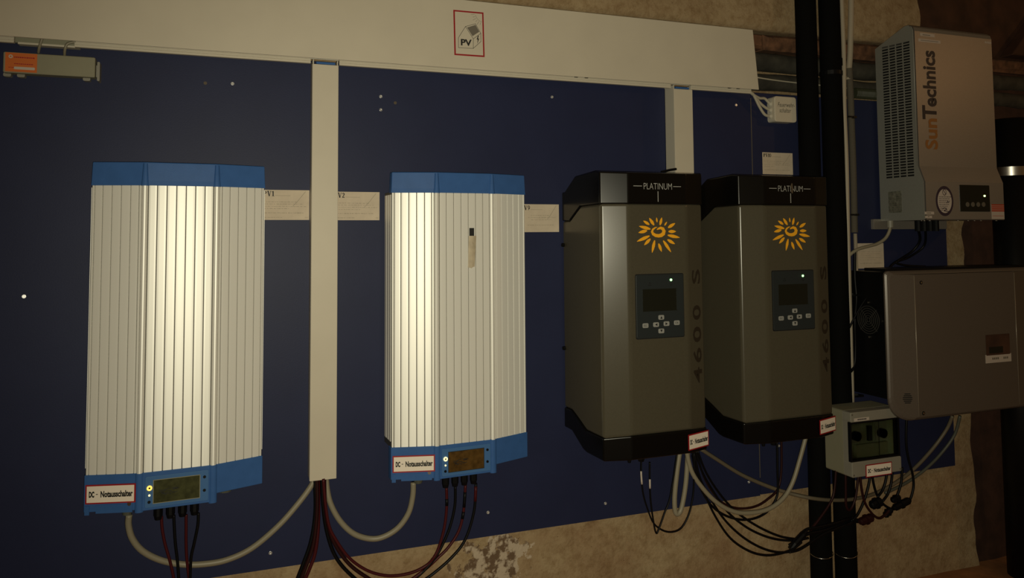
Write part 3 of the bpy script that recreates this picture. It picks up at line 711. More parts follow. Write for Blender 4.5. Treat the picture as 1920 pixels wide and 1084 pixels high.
def z7(x, y, d): return (1480+x/4.84, 860+y/4.84, d)
cable([z3(x, y, .15) for x, y in ((638, 380), (637, 470), (650, 590), (680, 690), (712, 762), (765, 803), (820, 812), (872, 790), (912, 725), (936, 640), (948, 540), (950, 340))], .0021, 'cable_black', 'thin black lead making a round loop under the first bronze inverter', marks=[(.09, .14, 'sticker_white')], group='thin leads under the first bronze inverter')
cable([z3(x, y, .16) for x, y in ((688, 400), (688, 500), (692, 610), (706, 725), (725, 818), (745, 785), (775, 700), (810, 600), (850, 340))], .0021, 'cable_black', 'thin black lead making a sharp V under the first bronze inverter', marks=[(.14, .19, 'sticker_white')], group='thin leads under the first bronze inverter')
cable([(1276, 838, .14), (1270, 880, .14), (1265, 930, .14), (1266, 958, .14), (1271, 964, .14), (1278, 952, .14), (1286, 905, .14), (1290, 840, .14)], .0062, 'cable_grey', 'grey cable folded into a narrow U under the first bronze inverter')
cable([(1286, 838, .15), (1296, 882, .15), (1318, 916, .15), (1345, 943, .15), (1375, 959, .15), (1405, 962, .15), (1440, 955, .15), (1468, 935, .15), (1486, 905, .15), (1500, 860, .15), (1512, 815, .15)], .0058, 'cable_grey', 'thick grey cable sagging between the two black and bronze inverters')
cable([(1314, 842, .08), (1345, 862, .07), (1390, 890, .06), (1440, 912, .06), (1480, 925, .07), (1520, 934, .095), (1560, 938, .095), (1600, 936, .08), (1640, 926, .05), (1680, 905, .04), (1715, 878, .04), (1750, 840, .05), (1775, 805, .07), (1786, 780, .09)], .0052, 'cable_tan', 'long brownish cable running behind the switch box to the large brown-grey inverter')
cable([(1800, 780, .09), (1790, 815, .07), (1765, 850, .05), (1735, 880, .04), (1700, 905, .03), (1660, 925, .04)], .0045, 'gland_grey', 'dark grey cable beside the brownish one under the large brown-grey inverter')
gk = 'black leads sagging from the first bronze inverter'
DK = {'lowest': .132, 'second': .124, 'third ': .116, 'upperm': .108, 'black ': .100, 'dark r': .092}
for pts, m, lb in [
    ([(-5, 330), (15, 450), (60, 570), (130, 720), (220, 850), (330, 925), (430, 950), (520, 938), (590, 912), (640, 872)], 'cable_black', 'lowest of the black leads sagging towards the black pipes'),
    ([(5, 330), (35, 480), (95, 605), (185, 740), (290, 840), (400, 905), (500, 932), (590, 925), (665, 895)], 'cable_black', 'second lowest of the black leads sagging towards the black pipes'),
    ([(15, 330), (50, 450), (110, 560), (200, 690), (300, 775), (400, 828), (500, 857), (600, 862), (680, 848)], 'cable_black', 'third lowest of the black leads sagging towards the black pipes'),
    ([(25, 330), (70, 450), (140, 565), (230, 672), (320, 742), (420, 800), (520, 840), (610, 855)], 'cable_black', 'uppermost of the black leads sagging towards the black pipes'),
    ([(-5, 360), (30, 520), (90, 635), (165, 702), (260, 737), (350, 735), (430, 697), (485, 625), (500, 555), (497, 440), (495, 270)], 'cable_black', 'black lead rising to the second bronze inverter, lower loop'),
    ([(10, 330), (70, 500), (140, 610), (200, 655), (280, 674), (370, 660), (440, 618), (500, 556), (520, 440), (520, 260)], 'cable_redbrown', 'dark reddish lead rising to the second bronze inverter, upper loop')]:
    cable([z4(x, y, DK[lb[:6]]) for x, y in pts], .0030, m, lb, group=gk)
gb = 'black leads crossing the black pipes'
for k, (pts, r) in enumerate([([(0, 815), (60, 768), (150, 690), (300, 655), (450, 602), (560, 565), (640, 560)], .0048), ([(0, 790), (70, 735), (150, 650), (280, 618), (420, 585), (540, 545), (600, 540)], .004), ([(0, 850), (80, 830), (160, 785), (300, 690), (440, 630), (580, 575)], .0036)]):
    cable([z7(x, y, .105+.011*k) for x, y in pts], r, 'cable_black', ['middle black lead crossing the two black pipes under the switch box', 'upper black lead crossing the two black pipes under the switch box', 'lower black lead crossing the two black pipes under the switch box'][k], group=gb)
mb = MB(); mb.tube([at(1483, 1030, .125), at(1490, 1020, .125), at(1506, 1003, .125), at(1512, 996, .125)], .0085, 10, [.006, .009, .009, .006])
obj('cable_connector', mb, 'black_rubber', label='black plug connector left of the black pipes', cat='connector')

# ------------------------------------------------------------------ pipes and conduits
PD = .04
def vpipe(name, xc, d, r, m, z0, z1, label, cat, n=28):
    t = thing(name, (xc, -d, z0), label, cat)
    mb = MB(); nz = 60; rr = [r*(1+.018*noise.noise((xc*7, k*.31, 2))) for k in range(nz+1)]
    mb.tube([Vector((xc+.0012*noise.noise((xc, k*.2, 0)), -d, z0+(z1-z0)*k/nz)) for k in range(nz+1)], r, n, rr)
    obj('insulation' if m == 'foam_black' else 'tube', mb, m, t, smooth=True); return t
pa = at(1512.5, 100, PD).x; pb = at(1557, 100, PD).x
pipe1 = vpipe('insulated_pipe', pa, PD, .0300, 'foam_black', 0, 2.35, 'black foam insulated pipe nearer to the bronze inverters', 'pipe')
pipe2 = vpipe('insulated_pipe', pb, PD, .0305, 'foam_black', 0, 2.35, 'black foam insulated pipe nearer to the pale conduit', 'pipe')
mb = MB(); p = at(1577, 118, PD); mb.loops([[Vector((pb+.02, -PD-.02, p.z+dz_)), Vector((pb+.034, -PD-.012, p.z+dz_*.8)), Vector((pb+.036, -PD+.004, p.z+dz_*.4)), Vector((pb+.02, -PD+.01, p.z+dz_))] for dz_ in (.014, -.014)])
obj('insulation_flap', mb, 'foam_black', pipe2)
mb = MB(); zz = at(1540, 132, .07).z
for X_ in (pb,): mb.ring(Fr((X_, -PD, zz), (1, 0, 0), (0, -1, 0)), 0, 0, .030, .0325, -.006, .006, 24)
obj('tape_band', mb, 'black_plastic', pipe2)
for X_, o_, px_ in ((pa, pipe1, 1535), (pb, pipe2, 1575)):
    zz = at(px_, 1047, .07).z; mb = MB(); mb.tube([Vector((X_+.0317*math.cos(a), -PD-.0317*math.sin(a), zz+.004*math.sin(a*1.0+1.2)-.006*math.sin(a))) for a in [math.pi*k/16*1.25-.4 for k in range(17)]], .0009, 6)
    obj('binding_wire', mb, 'steel', o_, smooth=True)
# pale conduits
cx = at(1587, 60, .035).x
P = spline([at(1572, -160, .035), at(1578, 0, .035), at(1582, 100, .037), at(1583, 200, .04), at(1587, 300, .04), at(1590, 450, .04), at(1594, 600, .04), at(1598, 760, .04)], 5)
obj('conduit', MB().tube(P, .0066, 14), 'pipe_conduit', smooth=True, label='slim pale plastic conduit right of the black pipes', cat='conduit')
cx2 = at(1596, 60, .02).x
P = [at(1596, -160, .02), at(1596, 0, .02), at(1595, 60, .02), at(1594, 100, .02), at(1592, 130, .022), at(1591, 150, .028)]
obj('conduit', MB().tube(spline(P, 8), .0085, 14), 'pipe_conduit', smooth=True, label='thicker pale conduit ending above the ribbed hose', cat='conduit')
# ribbed hose
def ribbed(P, r, pitch_=.0042):
    L = [P[0]]; 
    for a, b in zip(P, P[1:]):
        n = max(1, int((b-a).length/(pitch_/2))); L += [a.lerp(b, (i+1)/n) for i in range(n)]
    return MB().tube(L, r, 12, [r*(1 if i % 2 else .84) for i in range(len(L))])
P = spline([at(1592, 128, .03), at(1594, 165, .028), at(1596, 220, .028), at(1600, 330, .028), at(1602, 436, .028)], 4)
obj('ribbed_hose', ribbed(P, .0105), 'conduit_grey', smooth=False, label='grey ribbed flexible hose hanging beside the slim pale conduit', cat='hose')
P = spline([at(1606, 180, .006), at(1625, 179, .004), at(1650, 178, .0), at(1700, 176, -.005), at(1780, 172, -.01)], 4)
obj('ribbed_hose', ribbed([Vector((p.x, .003, 1.503)) for p in P if p.x < 1.955], .017, .006), 'hose_green', label='dark greenish ribbed hose running level behind the silver grey inverter', cat='hose')
cx3 = at(1610, 640, .022).x
obj('conduit', MB().tube([Vector((cx3, -.022, at(1606, 438, .022).z)), Vector((cx3, -.022, .60))], .0055, 10), 'pipe_conduit', smooth=True, label='thin pale conduit below the hanging ribbed hose', cat='conduit')
cable([(1603, 470, .04), (1603, 520, .04), (1606, 560, .045), (1603, 600, .05), (1604, 650, .045), (1602, 685, .045), (1592, 700, .05)], .0042, 'cable_black', 'black cable strapped along the pale conduit')
cable([(1590, 620, .055), (1600, 600, .06), (1620, 565, .07), (1645, 535, .08)], .003, 'cable_black', 'black cable slanting from the conduit towards the fan')
tie = 0
for (py, px_), lb in (((220, 1590), 'uppermost black cable tie around the pale conduit'), ((403, 1595), 'second black cable tie around the pale conduit'), ((553, 1598), 'third black cable tie around the pale conduit'), ((742, 1603), 'lowest black cable tie around the pale conduit')):
    tp_ = at(px_, py, .035); zz = tp_.z; F = Fr((tp_.x, -.033, zz), (1, 0, 0), (0, -1, 0)); mb = MB(); mb.ring(F, 0, 0, .0195, .0215, -.0025, .0025, 20, .72); mb.box(F, .01, .022, .006, .014, -.003, .003)
    obj('cable_tie', mb, 'black_plastic', label=lb, cat='cable tie', group='cable ties on the conduit')
# old horizontal pipes in the recess
for z, r, y, lb in ((1.588, .028, .055, 'old dark insulated pipe in the wall recess, upper of two'), (1.527, .0255, .05, 'old dark insulated pipe in the wall recess, lower of two')):
    mb = MB(); n = 80; mb.tube([Vector((1.0+2.3*k/n, y+.003*noise.noise((k*.4, z*9, 0)), z+.004*noise.noise((k*.3, 2, z*7)))) for k in range(n+1)], r, 16)
    obj('heating_pipe', mb, 'old_pipe', smooth=True, label=lb, cat='pipe', group='old pipes in the recess')
obj('wire', MB().tube(spline([at(1418, 145, .0), at(1450, 150, -.005), at(1500, 156, -.01), at(1600, 166, -.01)], 5), .0022, 8), 'cable_light', smooth=True, label='thin pale wire across the recess above the small junction box', cat='wire')
# flue pipe on the far right
fx = at(1869, 500, .09).x+.083
flue = thing('flue_pipe', (fx, -.09, 0), 'thick black pipe with a shiny clamp at the far right', 'pipe')
mb = MB(); mb.tube([Vector((fx, -.09, 0)), Vector((fx, -.09, .6)), Vector((fx, -.09, 1.43))], .058, 32); obj('tube', mb, 'black_plastic', flue, smooth=True)
zc = at(1890, 320, .13).z; mb = MB(); mb.ring(Fr((fx, -.09, zc), (1, 0, 0), (0, -1, 0)), 0, 0, .0575, .0605, -.014, .014, 120); mb.ring(Fr((fx, -.09, zc), (1, 0, 0), (0, -1, 0)), 0, 0, .0575, .0615, -.003, .003, 120)
obj('clamp_band', mb, 'steel', flue, smooth=False)
# timber brace in the upper right corner
a, b = at(1850, 140, -.09), at(2010, -90, -.09); mb = MB(); d = (b-a).normalized(); nn = Vector((-d.z, 0, d.x))
mb.loops([[p_+nn*s+Vector((0, y, 0)) for s, y in ((-.055, -.075), (.055, -.075), (.055, -.125), (-.055, -.125))] for p_ in (a+d*.02, b+d*.5)])
for v in mb.v[:4]: v += d*((1.664-v.z)/d.z)
obj('timber_brace', mb, 'timber_dark', label='dark slanting timber in the upper right corner', cat='beam', bevel=.006)

# ------------------------------------------------------------------ small junction box marked Feuerwehr-schalter
pj = at(1452, 180, .032); jx0, jx1, jz0, jz1 = 1.4892, 1.5665, 1.3945, 1.4695
t = thing('junction_box', ((jx0+jx1)/2, 0, jz0), 'small square cream junction box with handwriting beside the black pipes', 'junction box')
obj('box_body', MB().rbox(W0, jx0, jx1, jz0+.001, jz1-.001, 0, .022, .007), 'pvc_side', t)
obj('lid', MB().rbox(W0, jx0-.0005, jx1+.0005, jz0, jz1, .022, .033, .008, .0025), 'pvc_cream', t)
F = Fr(((jx0+jx1)/2, -.033, (jz0+jz1)/2)); mb = MB(); text(mb, F, 'Feuerwehr-', .002, .013, .060, .013, .0004, -.005, shear=.25); text(mb, F, 'schalter', -.002, -.0035, .042, .013, .0004, -.005, shear=.25)
obj('handwriting', mb, 'ink_black', t)
for z in (.018, .036, .054):
    mb = MB(); mb.cyl(Fr((jx0, -.014, jz0+z), (0, -1, 0), (0, 0, 1)), 0, 0, .0075, -.002, .006, 12, .005); obj('rubber_grommet', mb, 'pvc_side', t)
for k, (py, lb) in enumerate(((187, 'uppermost cream cable bending into the small junction box'), (203, 'middle cream cable bending into the small junction box'), (217, 'lowest cream cable bending into the small junction box'))):
    zz = jz0+.054-.018*k; e_ = Vector((jx0-.002, -.014, zz)); P = [at(1405, 172, .03), at(1413, 178, .026), at(1424, 184+8*k, .02), at(1434, py-2, .016), e_]
    obj('cable', MB().tube(spline(P, 6), .0042, 8), 'cable_light', smooth=True, label=lb, cat='cable', group='cables into the small junction box')

# ------------------------------------------------------------------ silver grey inverter, upper right
SX0, SX1, SD, SDL, SZ0, SZ1 = 1.897, 2.218, .152, .170, 1.107, 1.688
t = thing('solar_inverter', ((SX0+SX1)/2, 0, SZ0), 'silver grey inverter with slotted side and SunTechnics lettering', 'inverter')
ZS1, ZS0 = 1.265, 1.219
# shell: front profile (depth, z) lofted across the width
def shellprof(): return [(.010, SZ0), (SDL-.002, SZ0), (SDL, SZ0+.002), (SDL, ZS0), (SD, ZS1), (SD, SZ1-.022), (SD-.004, SZ1-.010), (SD-.014, SZ1-.002), (SD-.03, SZ1-.002), (.010, SZ1-.045)]
pr = shellprof(); mb = MB()
n = len(pr); mb.v = [Vector((SX0+.006, -d, z)) for d, z in pr]+[Vector((SX1, -d, z)) for d, z in pr]
for i in range(n):
    j = (i+1) % n; mb.f.append((i, j, n+j, n+i))
mb.f.append(tuple(n+i for i in range(n)))
obj('front_shell', mb, 'silver_paint', t)
# side panel with real slots: 4 columns x 48 rows
S = Fr((SX0, 0, 0), (0, -1, 0), (0, 0, 1)); mb = MB()
zt0, zt1, dd0, dd1, zb0 = 1.645, 1.640, .036, .139, 1.235
rows, cols = 48, 4
def vent(u, v):   # u along depth 0..1, v down 0..1
    d = dd0+(dd1-dd0)*u; top = zt0+(zt1-zt0)*u; return d, top+(zb0-top)*v
def sv(d, z): return Vector((SX0, -d, z))
# outer polygon ring around the vent field
us = [0]; 
for c_ in range(cols): us += [c_/cols+.018 if c_ else 0.0, (c_+1)/cols-.018 if c_ < cols-1 else 1.0]
us = us[1:]
vsx = []
for r_ in range(rows): vsx += [(r_+.22)/rows, (r_+.82)/rows]
vsx = [0]+vsx+[1]
G = [[len(mb.v)+i*len(us)+j for j in range(len(us))] for i in range(len(vsx))]
for v_ in vsx:
    for u_ in us: d, z = vent(u_, v_); mb.v.append(sv(d, z))
for i in range(len(vsx)-1):
    for j in range(len(us)-1):
        if i % 2 == 1 and j % 2 == 0: continue
        mb.f.append((G[i][j], G[i][j+1], G[i+1][j+1], G[i+1][j]))
# surrounding frame
def add_poly(pts):
    k = len(mb.v); mb.v += [sv(*p_) for p_ in pts]; mb.f.append(tuple(range(k, k+len(pts))))
c00, c10, c11, c01 = vent(0, 0), vent(1, 0), vent(1, 1), vent(0, 1)
add_poly([(.010, SZ1-.045), c00, c01, (.010, zb0)]); add_poly([(.010, SZ1-.045), (SD-.03, SZ1-.002), c10, c00])
add_poly([(SD-.03, SZ1-.002), (SD-.014, SZ1-.002), (SD-.004, SZ1-.010), (SD, SZ1-.022), (SD, ZS1), (SD+(SDL-SD)*(ZS1-zb0)/(ZS1-ZS0), zb0), c11, c10])
add_poly([(.010, zb0), c01, c11, (SD+(SDL-SD)*(ZS1-zb0)/(ZS1-ZS0), zb0), (SDL, ZS0), (SDL, SZ0+.002), (SDL-.002, SZ0), (.010, SZ0)])
sp_ = obj('slotted_side_panel', mb, 'silver_side', t); sm = sp_.modifiers.new('s', 'SOLIDIFY'); sm.thickness = .0015; sm.offset = 0
obj('side_inner', MB().box(S, .02, SD-.006, zb0-.01, SZ1-.05, -.0055, -.005), 'dark_void', t)
obj('edge_bead', MB().tube([sv(SD-.0005, ZS1), sv(SD-.0005, SZ1-.022), sv(SD-.004, SZ1-.011), sv(SD-.012, SZ1-.004)], .0016, 8), 'silver_side', t, smooth=True)
p = S.off(.067, 1.163, .001); obj('rating_plate', MB().box(p, -.0245, .0245, -.032, .0325, 0, .0006), 'plate_sticker', t)
mb = MB(); rn = random.Random(9)
for k in range(9):
    z = -.026+k*.0065; x = -.021
    while x < .02: l = rn.uniform(.004, .014); mb.box(p, x, min(x+l, .022), z-.0009, z+.0009, .0006, .0008); x += l+.002
obj('plate_print', mb, 'ink_grey', t)
Ff = Fr((0, -SD, 0)); mb = MB()
def fx_(px, py, d=SD): p_ = at(px, py, d); return p_.x, p_.z
xa, za = fx_(1742, 282); xb, zb_ = fx_(1742, 222); 
text(mb, Ff, 'Sun', fx_(1746, 250)[0], (fx_(1745, 280)[1]+fx_(1745, 222)[1])/2, abs(fx_(1745, 280)[1]-fx_(1745, 222)[1]), .050, .0005, .03, rot=1); obj('lettering_orange', mb, 'brand_orange', t, label='orange letters Sun reading upwards')
mb = MB(); xt = fx_(1743, 150)[0]
text(mb, Ff, 'T', fx_(1744, 207)[0]-.003, (fx_(1743, 224)[1]+fx_(1743, 198)[1])/2, .042, .056, .0005, .03, rot=1)
text(mb, Ff, 'echnics', fx_(1744, 150)[0]-.003, (fx_(1744, 200)[1]+fx_(1744, 95)[1])/2, abs(fx_(1744, 200)[1]-fx_(1744, 95)[1]), .052, .0005, .03, rot=1)
obj('lettering_dark', mb, 'brand_navy', t, label='dark letters Technics reading upwards')
mb = MB(); p = fx_(1738, 66); q2 = fx_(1742, 77); mb.box(Ff, p[0]-.027, p[0]+.030, p[1]-.004, p[1]+.005, 0, .0005); mb.box(Ff, q2[0]-.042, q2[0]+.045, q2[1]-.0045, q2[1]+.0045, 0, .0005); obj('paper_strip', mb, 'sticker_white', t)
mb = MB(); mb.box(Ff, p[0]-.018, p[0]+.012, p[1]-.001, p[1]+.001, .0005, .0007); mb.box(Ff, q2[0]-.034, q2[0]+.036, q2[1]-.0006, q2[1]+.0008, .0005, .0007); obj('strip_print', mb, 'ink_grey', t)
mb = MB(); p = fx_(1853, 80); [mb.box(Ff, p[0]+k*.007-.014, p[0]+k*.007-.009, p[1]-.003, p[1]+.003, 0, .0004) for k in range(4)]; obj('type_mark', mb, 'sticker_white', t)
# lower front: round sticker, display window, warning label
Fl = Fr((0, -SDL, 0)); fxl = lambda px, py: fx_(px, py, SDL)
mb = MB(); ct = fxl(1771, 377); rx = .0345; ry = 1.28
mb.cyl(Fl, ct[0], ct[1], rx, 0, .0005, 36, ry=ry); os_ = obj('round_sticker', mb, 'sticker_purple', t, label='oval sticker with a dark rim and signature')
mb = MB(); mb.cyl(Fl, ct[0], ct[1], rx*.80, .0005, .0007, 36, ry=ry); obj('sticker_face', mb, 'sticker_white', os_)
mb = MB(); mb.ring(Fl, ct[0], ct[1]+.026, .0062, .0078, .0007, .0009, 20, 1.25); mb.stroke(Fl, [(ct[0]-.004, ct[1]+.032), (ct[0]+.004, ct[1]+.021)], .002, .0009)
rn = random.Random(5)
for k in range(8):
    z = ct[1]+.012-k*.0055; hw = .023*math.sqrt(max(.05, 1-((z-ct[1])/.04)**2)); x = ct[0]-hw
    while x < ct[0]+hw*(.9 if k < 2 else .4): l = rn.uniform(.003, .01); mb.box(Fl, x, x+l, z-.0007, z+.0007, .0007, .0009); x += l+.0015
mb.stroke(Fl, [(ct[0]-.01, ct[1]-.023), (ct[0]-.001, ct[1]-.020), (ct[0]+.006, ct[1]-.024), (ct[0]-.004, ct[1]-.029), (ct[0]+.010, ct[1]-.031), (ct[0]+.016, ct[1]-.030)], .002, .0009)
mb.stroke(Fl, [(ct[0]+.008, ct[1]-.006), (ct[0]+.012, ct[1]), (ct[0]+.015, ct[1]-.005), (ct[0]+.019, ct[1]+.001)], .0018, .0009)
obj('sticker_print', mb, 'sticker_purple', os_)
w0, w1 = fxl(1798.5, 346), fxl(1856, 397)
dw = obj('display_window', MB().rbox(Fl, w0[0], w1[0], w1[1], w0[1]-.001, 0, .0015, .002), 'lcd_dark', t)
mb = MB(); p = fxl(1845, 367.5); mb.cyl(Fl, p[0], p[1], .0035, .0015, .0026, 10, ry=.8); obj('status_light', mb, 'led_yellow', dw, label='glowing yellow green light')
for px in (1813, 1823, 1833, 1843):
    p = fxl(px, 383.5); mb = MB(); mb.cyl(Fl, p[0], p[1], .0072, .0015, .0026, 14); obj('button', mb, 'conduit_grey', dw)
p0_, p1_ = fxl(1858.5, 383), fxl(1877, 411); wl = obj('warning_label', MB().box(Fl, p0_[0], SX1-.0005, p1_[1], p0_[1], 0, .0004), 'sticker_white', t, label='red and white warning label')
mb = MB(); h_ = p0_[1]-p1_[1]
for k in range(4): mb.box(Fl, p0_[0], SX1-.0005, p0_[1]-h_*(.13*k+.10), p0_[1]-h_*(.13*k), .0004, .0006)
mb.box(Fl, p0_[0]+.004, SX1-.004, p1_[1]+h_*.2, p1_[1]+h_*.23, .0004, .0006); obj('label_stripes', mb, 'sticker_red', wl)
mb = MB(); p = fxl(1742.5, 399.5); mb.box(Fl, p[0]-.018, p[0]+.018, p[1]-.004, p[1]+.004, 0, .0005); p = fxl(1741, 406.5); mb.box(Fl, p[0]-.013, p[0]+.013, p[1]-.004, p[1]+.003, 0, .0005); obj('paper_strip', mb, 'sticker_white', t)
mb = MB(); p = fxl(1742.5, 399.5); mb.box(Fl, p[0]-.011, p[0]+.006, p[1]-.001, p[1]+.0012, .0005, .0007); p = fxl(1741, 406.5); mb.box(Fl, p[0]-.003, p[0]+.003, p[1]-.001, p[1]+.001, .0005, .0007); obj('strip_print', mb, 'ink_grey', t)
cs = MB(); cs.cyl(Fr((0, 0, 0), (1, 0, 0), (0, -1, 0)), 0, 0, .0032, -.0005, .0015, 10); CS = proto('case_screw', cs, 'steel')
for px in (1652, 1660, 1733, 1743, 1796, 1815, 1827, 1839, 1868): p = at(px, 415, .15); inst('case_screw', CS, t, (min(max(p.x, SX0+.008), SX1-.006), -.15, SZ0-.0012))
mb = MB(); bx0, bx1 = at(1634, 420, .003).x, at(1771, 425, .003).x; mb.rbox(W0, bx0, bx1, 1.0815, 1.113, .001, .012, .002, .001); obj('mounting_bracket', mb, 'silver_paint', t)
mb = MB()
for k in range(4): mb.cyl(Fr((1.975+.024*k, -.075, 0), (1, 0, 0), (0, -1, 0)), 0, 0, .0095, -SZ0, -SZ0+.032, 10)
obj('plug_socket', mb, 'black_rubber', t)
mb = MB(); mb.cyl(Fr((at(1669, 418, .06).x, -.06, 0), (1, 0, 0), (0, -1, 0)), 0, 0, .0095, -SZ0, -SZ0+.02, 12); obj('cable_gland', mb, 'box_grey', t)
cable([(1669, 419, .06), (1668, 432, .06), (1660, 447, .055), (1645, 457, .05), (1628, 462, .05), (1610, 467, .05), (1598, 474, .045), (1590, 482, .04)], .005, 'cable_grey', 'grey cable curving from the silver grey inverter to the conduit')
cable([(1720, 425, .075), (1725, 450, .05), (1712, 470, .03), (1690, 485, .02), (1672, 497, .02), (1660, 515, .03)], .004, 'cable_black', 'dark cable hanging beneath the silver grey inverter, left strand')
cable([(1735, 425, .075), (1733, 460, .04), (1705, 482, .02), (1680, 492, .02), (1700, 498, .02), (1735, 500, .03)], .0035, 'cable_black', 'dark cable curling beneath the silver grey inverter, right strand')

# ------------------------------------------------------------------ large brown-grey inverter with fan, right
BX0, BX1, BZ0, BZ1 = 1.7255, 2.295, .551, .9635
t = thing('solar_inverter', (2.0, 0, BZ0), 'large brown-grey inverter with a side fan at the right edge', 'inverter')
obj('rear_housing', MB().box(W0, 1.765, 2.226, .60, .958, .002, .179), 'black_plastic', t)
mb = MB(); L = []
CA, CB = 1.8035, 2.1945
def cover_loop(g, d_side, d_front):
    P = []
    x0, x1, z0, z1 = BX0+g, BX1-g, BZ0+g, BZ1-g
    rb, rt = .062, .012
    for cx_, cz_, r_, s0, nseg in ((x1-rt, z1-rt, rt, 0, 4), (x0+rt, z1-rt, rt, 90, 4), (x0+rb, z0+rb, rb, 180, 7), (x1-rb, z0+rb, rb, 270, 7)):
        for k in range(nseg+1):
            a = math.radians(s0+90*k/nseg); P.append((cx_+r_*math.cos(a), cz_+r_*math.sin(a)))
    out = []
    for x_, z_ in P:
        f_ = min(1, max(0, (x_-BX0)/(CA-BX0))) if x_ < CA else min(1, max(0, (BX1-x_)/(BX1-CB)))
        out.append(Vector((x_, -(d_side+(d_front-d_side)*f_), z_)))
    return out
L = [cover_loop(0, .177, .177), cover_loop(0, .1815, .200), cover_loop(.004, .1845, .2075), cover_loop(.010, .1862, .210)]
mb.loops(L, True, False)
# front face split at the two creases
fl_ = cover_loop(.010, .1862, .210); cut = []
def front_z(x_, top):
    zz = [v for v in fl_]; best = None
    for a, b in zip(fl_, fl_[1:]+fl_[:1]):
        if (a.x-x_)*(b.x-x_) <= 0 and abs(a.x-b.x) > 1e-6:
            tt = (x_-a.x)/(b.x-a.x); z_ = a.z+(b.z-a.z)*tt
            if best is None or (z_ > best if top else z_ < best): best = z_
    return best
def sec(lo, hi):
    pts = [v for v in fl_ if lo < v.x < hi]; e = []
    for x_ in (lo, hi):
        if BX0+.0101 < x_ < BX1-.0101:
            dd = .210
            e += [Vector((x_, -dd, front_z(x_, True))), Vector((x_, -dd, front_z(x_, False)))]
    pts += e; c_ = sum(pts, Vector())/len(pts); pts.sort(key=lambda v: math.atan2(v.z-c_.z, v.x-c_.x)); return pts
for lo, hi in ((0, CA), (CA, CB), (CB, 9)):
    pts = sec(lo, hi); k = len(mb.v); mb.v += pts; mb.f.append(tuple(range(k, k+len(pts))))
obj('front_cover', mb, 'brown_grey_paint', t)
for X_ in (CA, CB):  # paler tube stands in for the highlight along each crease
    obj('crease_highlight', MB().tube([Vector((X_, -.2094, front_z(X_, False)+.004)), Vector((X_, -.2094, front_z(X_, True)-.004))], .0016, 8), 'crease_shine', t, smooth=True)
obj('top_lip', MB().box(W0, BX0+.01, BX1-.01, BZ1-.002, BZ1+.006, .10, .175), 'black_plastic', t)
S = Fr((1.765, 0, 0), (0, -1, 0), (0, 0, 1)); fcx, fcz = .083, .818
fg = obj('fan_frame', MB().ring(S, fcx, fcz, .041, .046, 0, .003, 28), 'black_plastic', t)
mb = MB()
for k in range(6): mb.ring(S, fcx, fcz, .006+.0068*k-.0007, .006+.0068*k+.0007, .003, .0045, 26)
for a in range(4): d_ = Vector((math.cos(a*math.pi/2+.78), math.sin(a*math.pi/2+.78))); mb.stroke(S, [(fcx+d_.x*.006, fcz+d_.y*.006), (fcx+d_.x*.044, fcz+d_.y*.044)], .0016, .0035)
obj('fan_grille', mb, 'alu_core', fg)
for a, b in ((.083, .868), (.083, .768), (.036, .818), (.13, .818)):
    mb = MB(); mb.cyl(S, a, b, .003, 0, .003, 8); obj('fan_screw', mb, 'steel', fg)
F2 = Fr((0, -.210, 0)); g2_ = lambda px, py: (at(px, py, .21).x, at(px, py, .21).z)
for px, py in ((1727, 530), (1731.5, 775)):
    p = g2_(px, py); mb = MB(); mb.cyl(F2, p[0], p[1], .0055, -.002, .0006, 12); cs_ = obj('cover_screw', mb, 'black_plastic', t); mb = MB(); mb.cyl(F2, p[0], p[1], .003, .0006, .0016, 8); obj('screw_head', mb, 'steel', cs_)
a_, b_ = g2_(1847.5, 627), g2_(1899, 663); obj('display_window', MB().rbox(F2, a_[0], b_[0]-.012, b_[1], a_[1]-.002, 0, .001, .002), 'timber_dark', t)
a_, b_ = g2_(1854, 651), g2_(1880, 661); obj('display', MB().box(F2, a_[0], b_[0], b_[1], a_[1], .001, .0016), 'lcd_dark', t)
a_, b_ = g2_(1847.5, 664), g2_(1896, 676); obj('label_strip', MB().box(F2, a_[0], b_[0], b_[1]-.002, a_[1]-.003, 0, .0008), 'sticker_white', t)
mb = MB(); zc_ = (a_[1]+b_[1])/2-.0025; [mb.box(F2, a_[0]+x_, a_[0]+x_+.005, zc_-.003, zc_+.003, .0008, .001) for x_ in (.026, .033, .04, .047, .071, .078, .085)]; obj('strip_print', mb, 'ink_grey', t)
mb = MB()
for k in range(6):
    p = g2_(1697, 741+k*3.4); q_ = .0145-.0025*abs(k-2.5); xx = at(1699, 748, .196).x
    mb.box(Fr((0, -.197, 0), (CA-BX0, -.024, 0)), 0, 0.0001, 0, .0001, 0, .0001) if False else None
    F3 = Fr((xx, -.1862-(.210-.1862)*(xx-BX0-.01)/(CA-BX0-.01)-.0012, p[1]), (CA-BX0-.01, -(.210-.1862), 0)); mb.box(F3, -q_, q_, -.0013, .0013, 0, .0008)
obj('vent_slot', mb, 'ink_black', t)

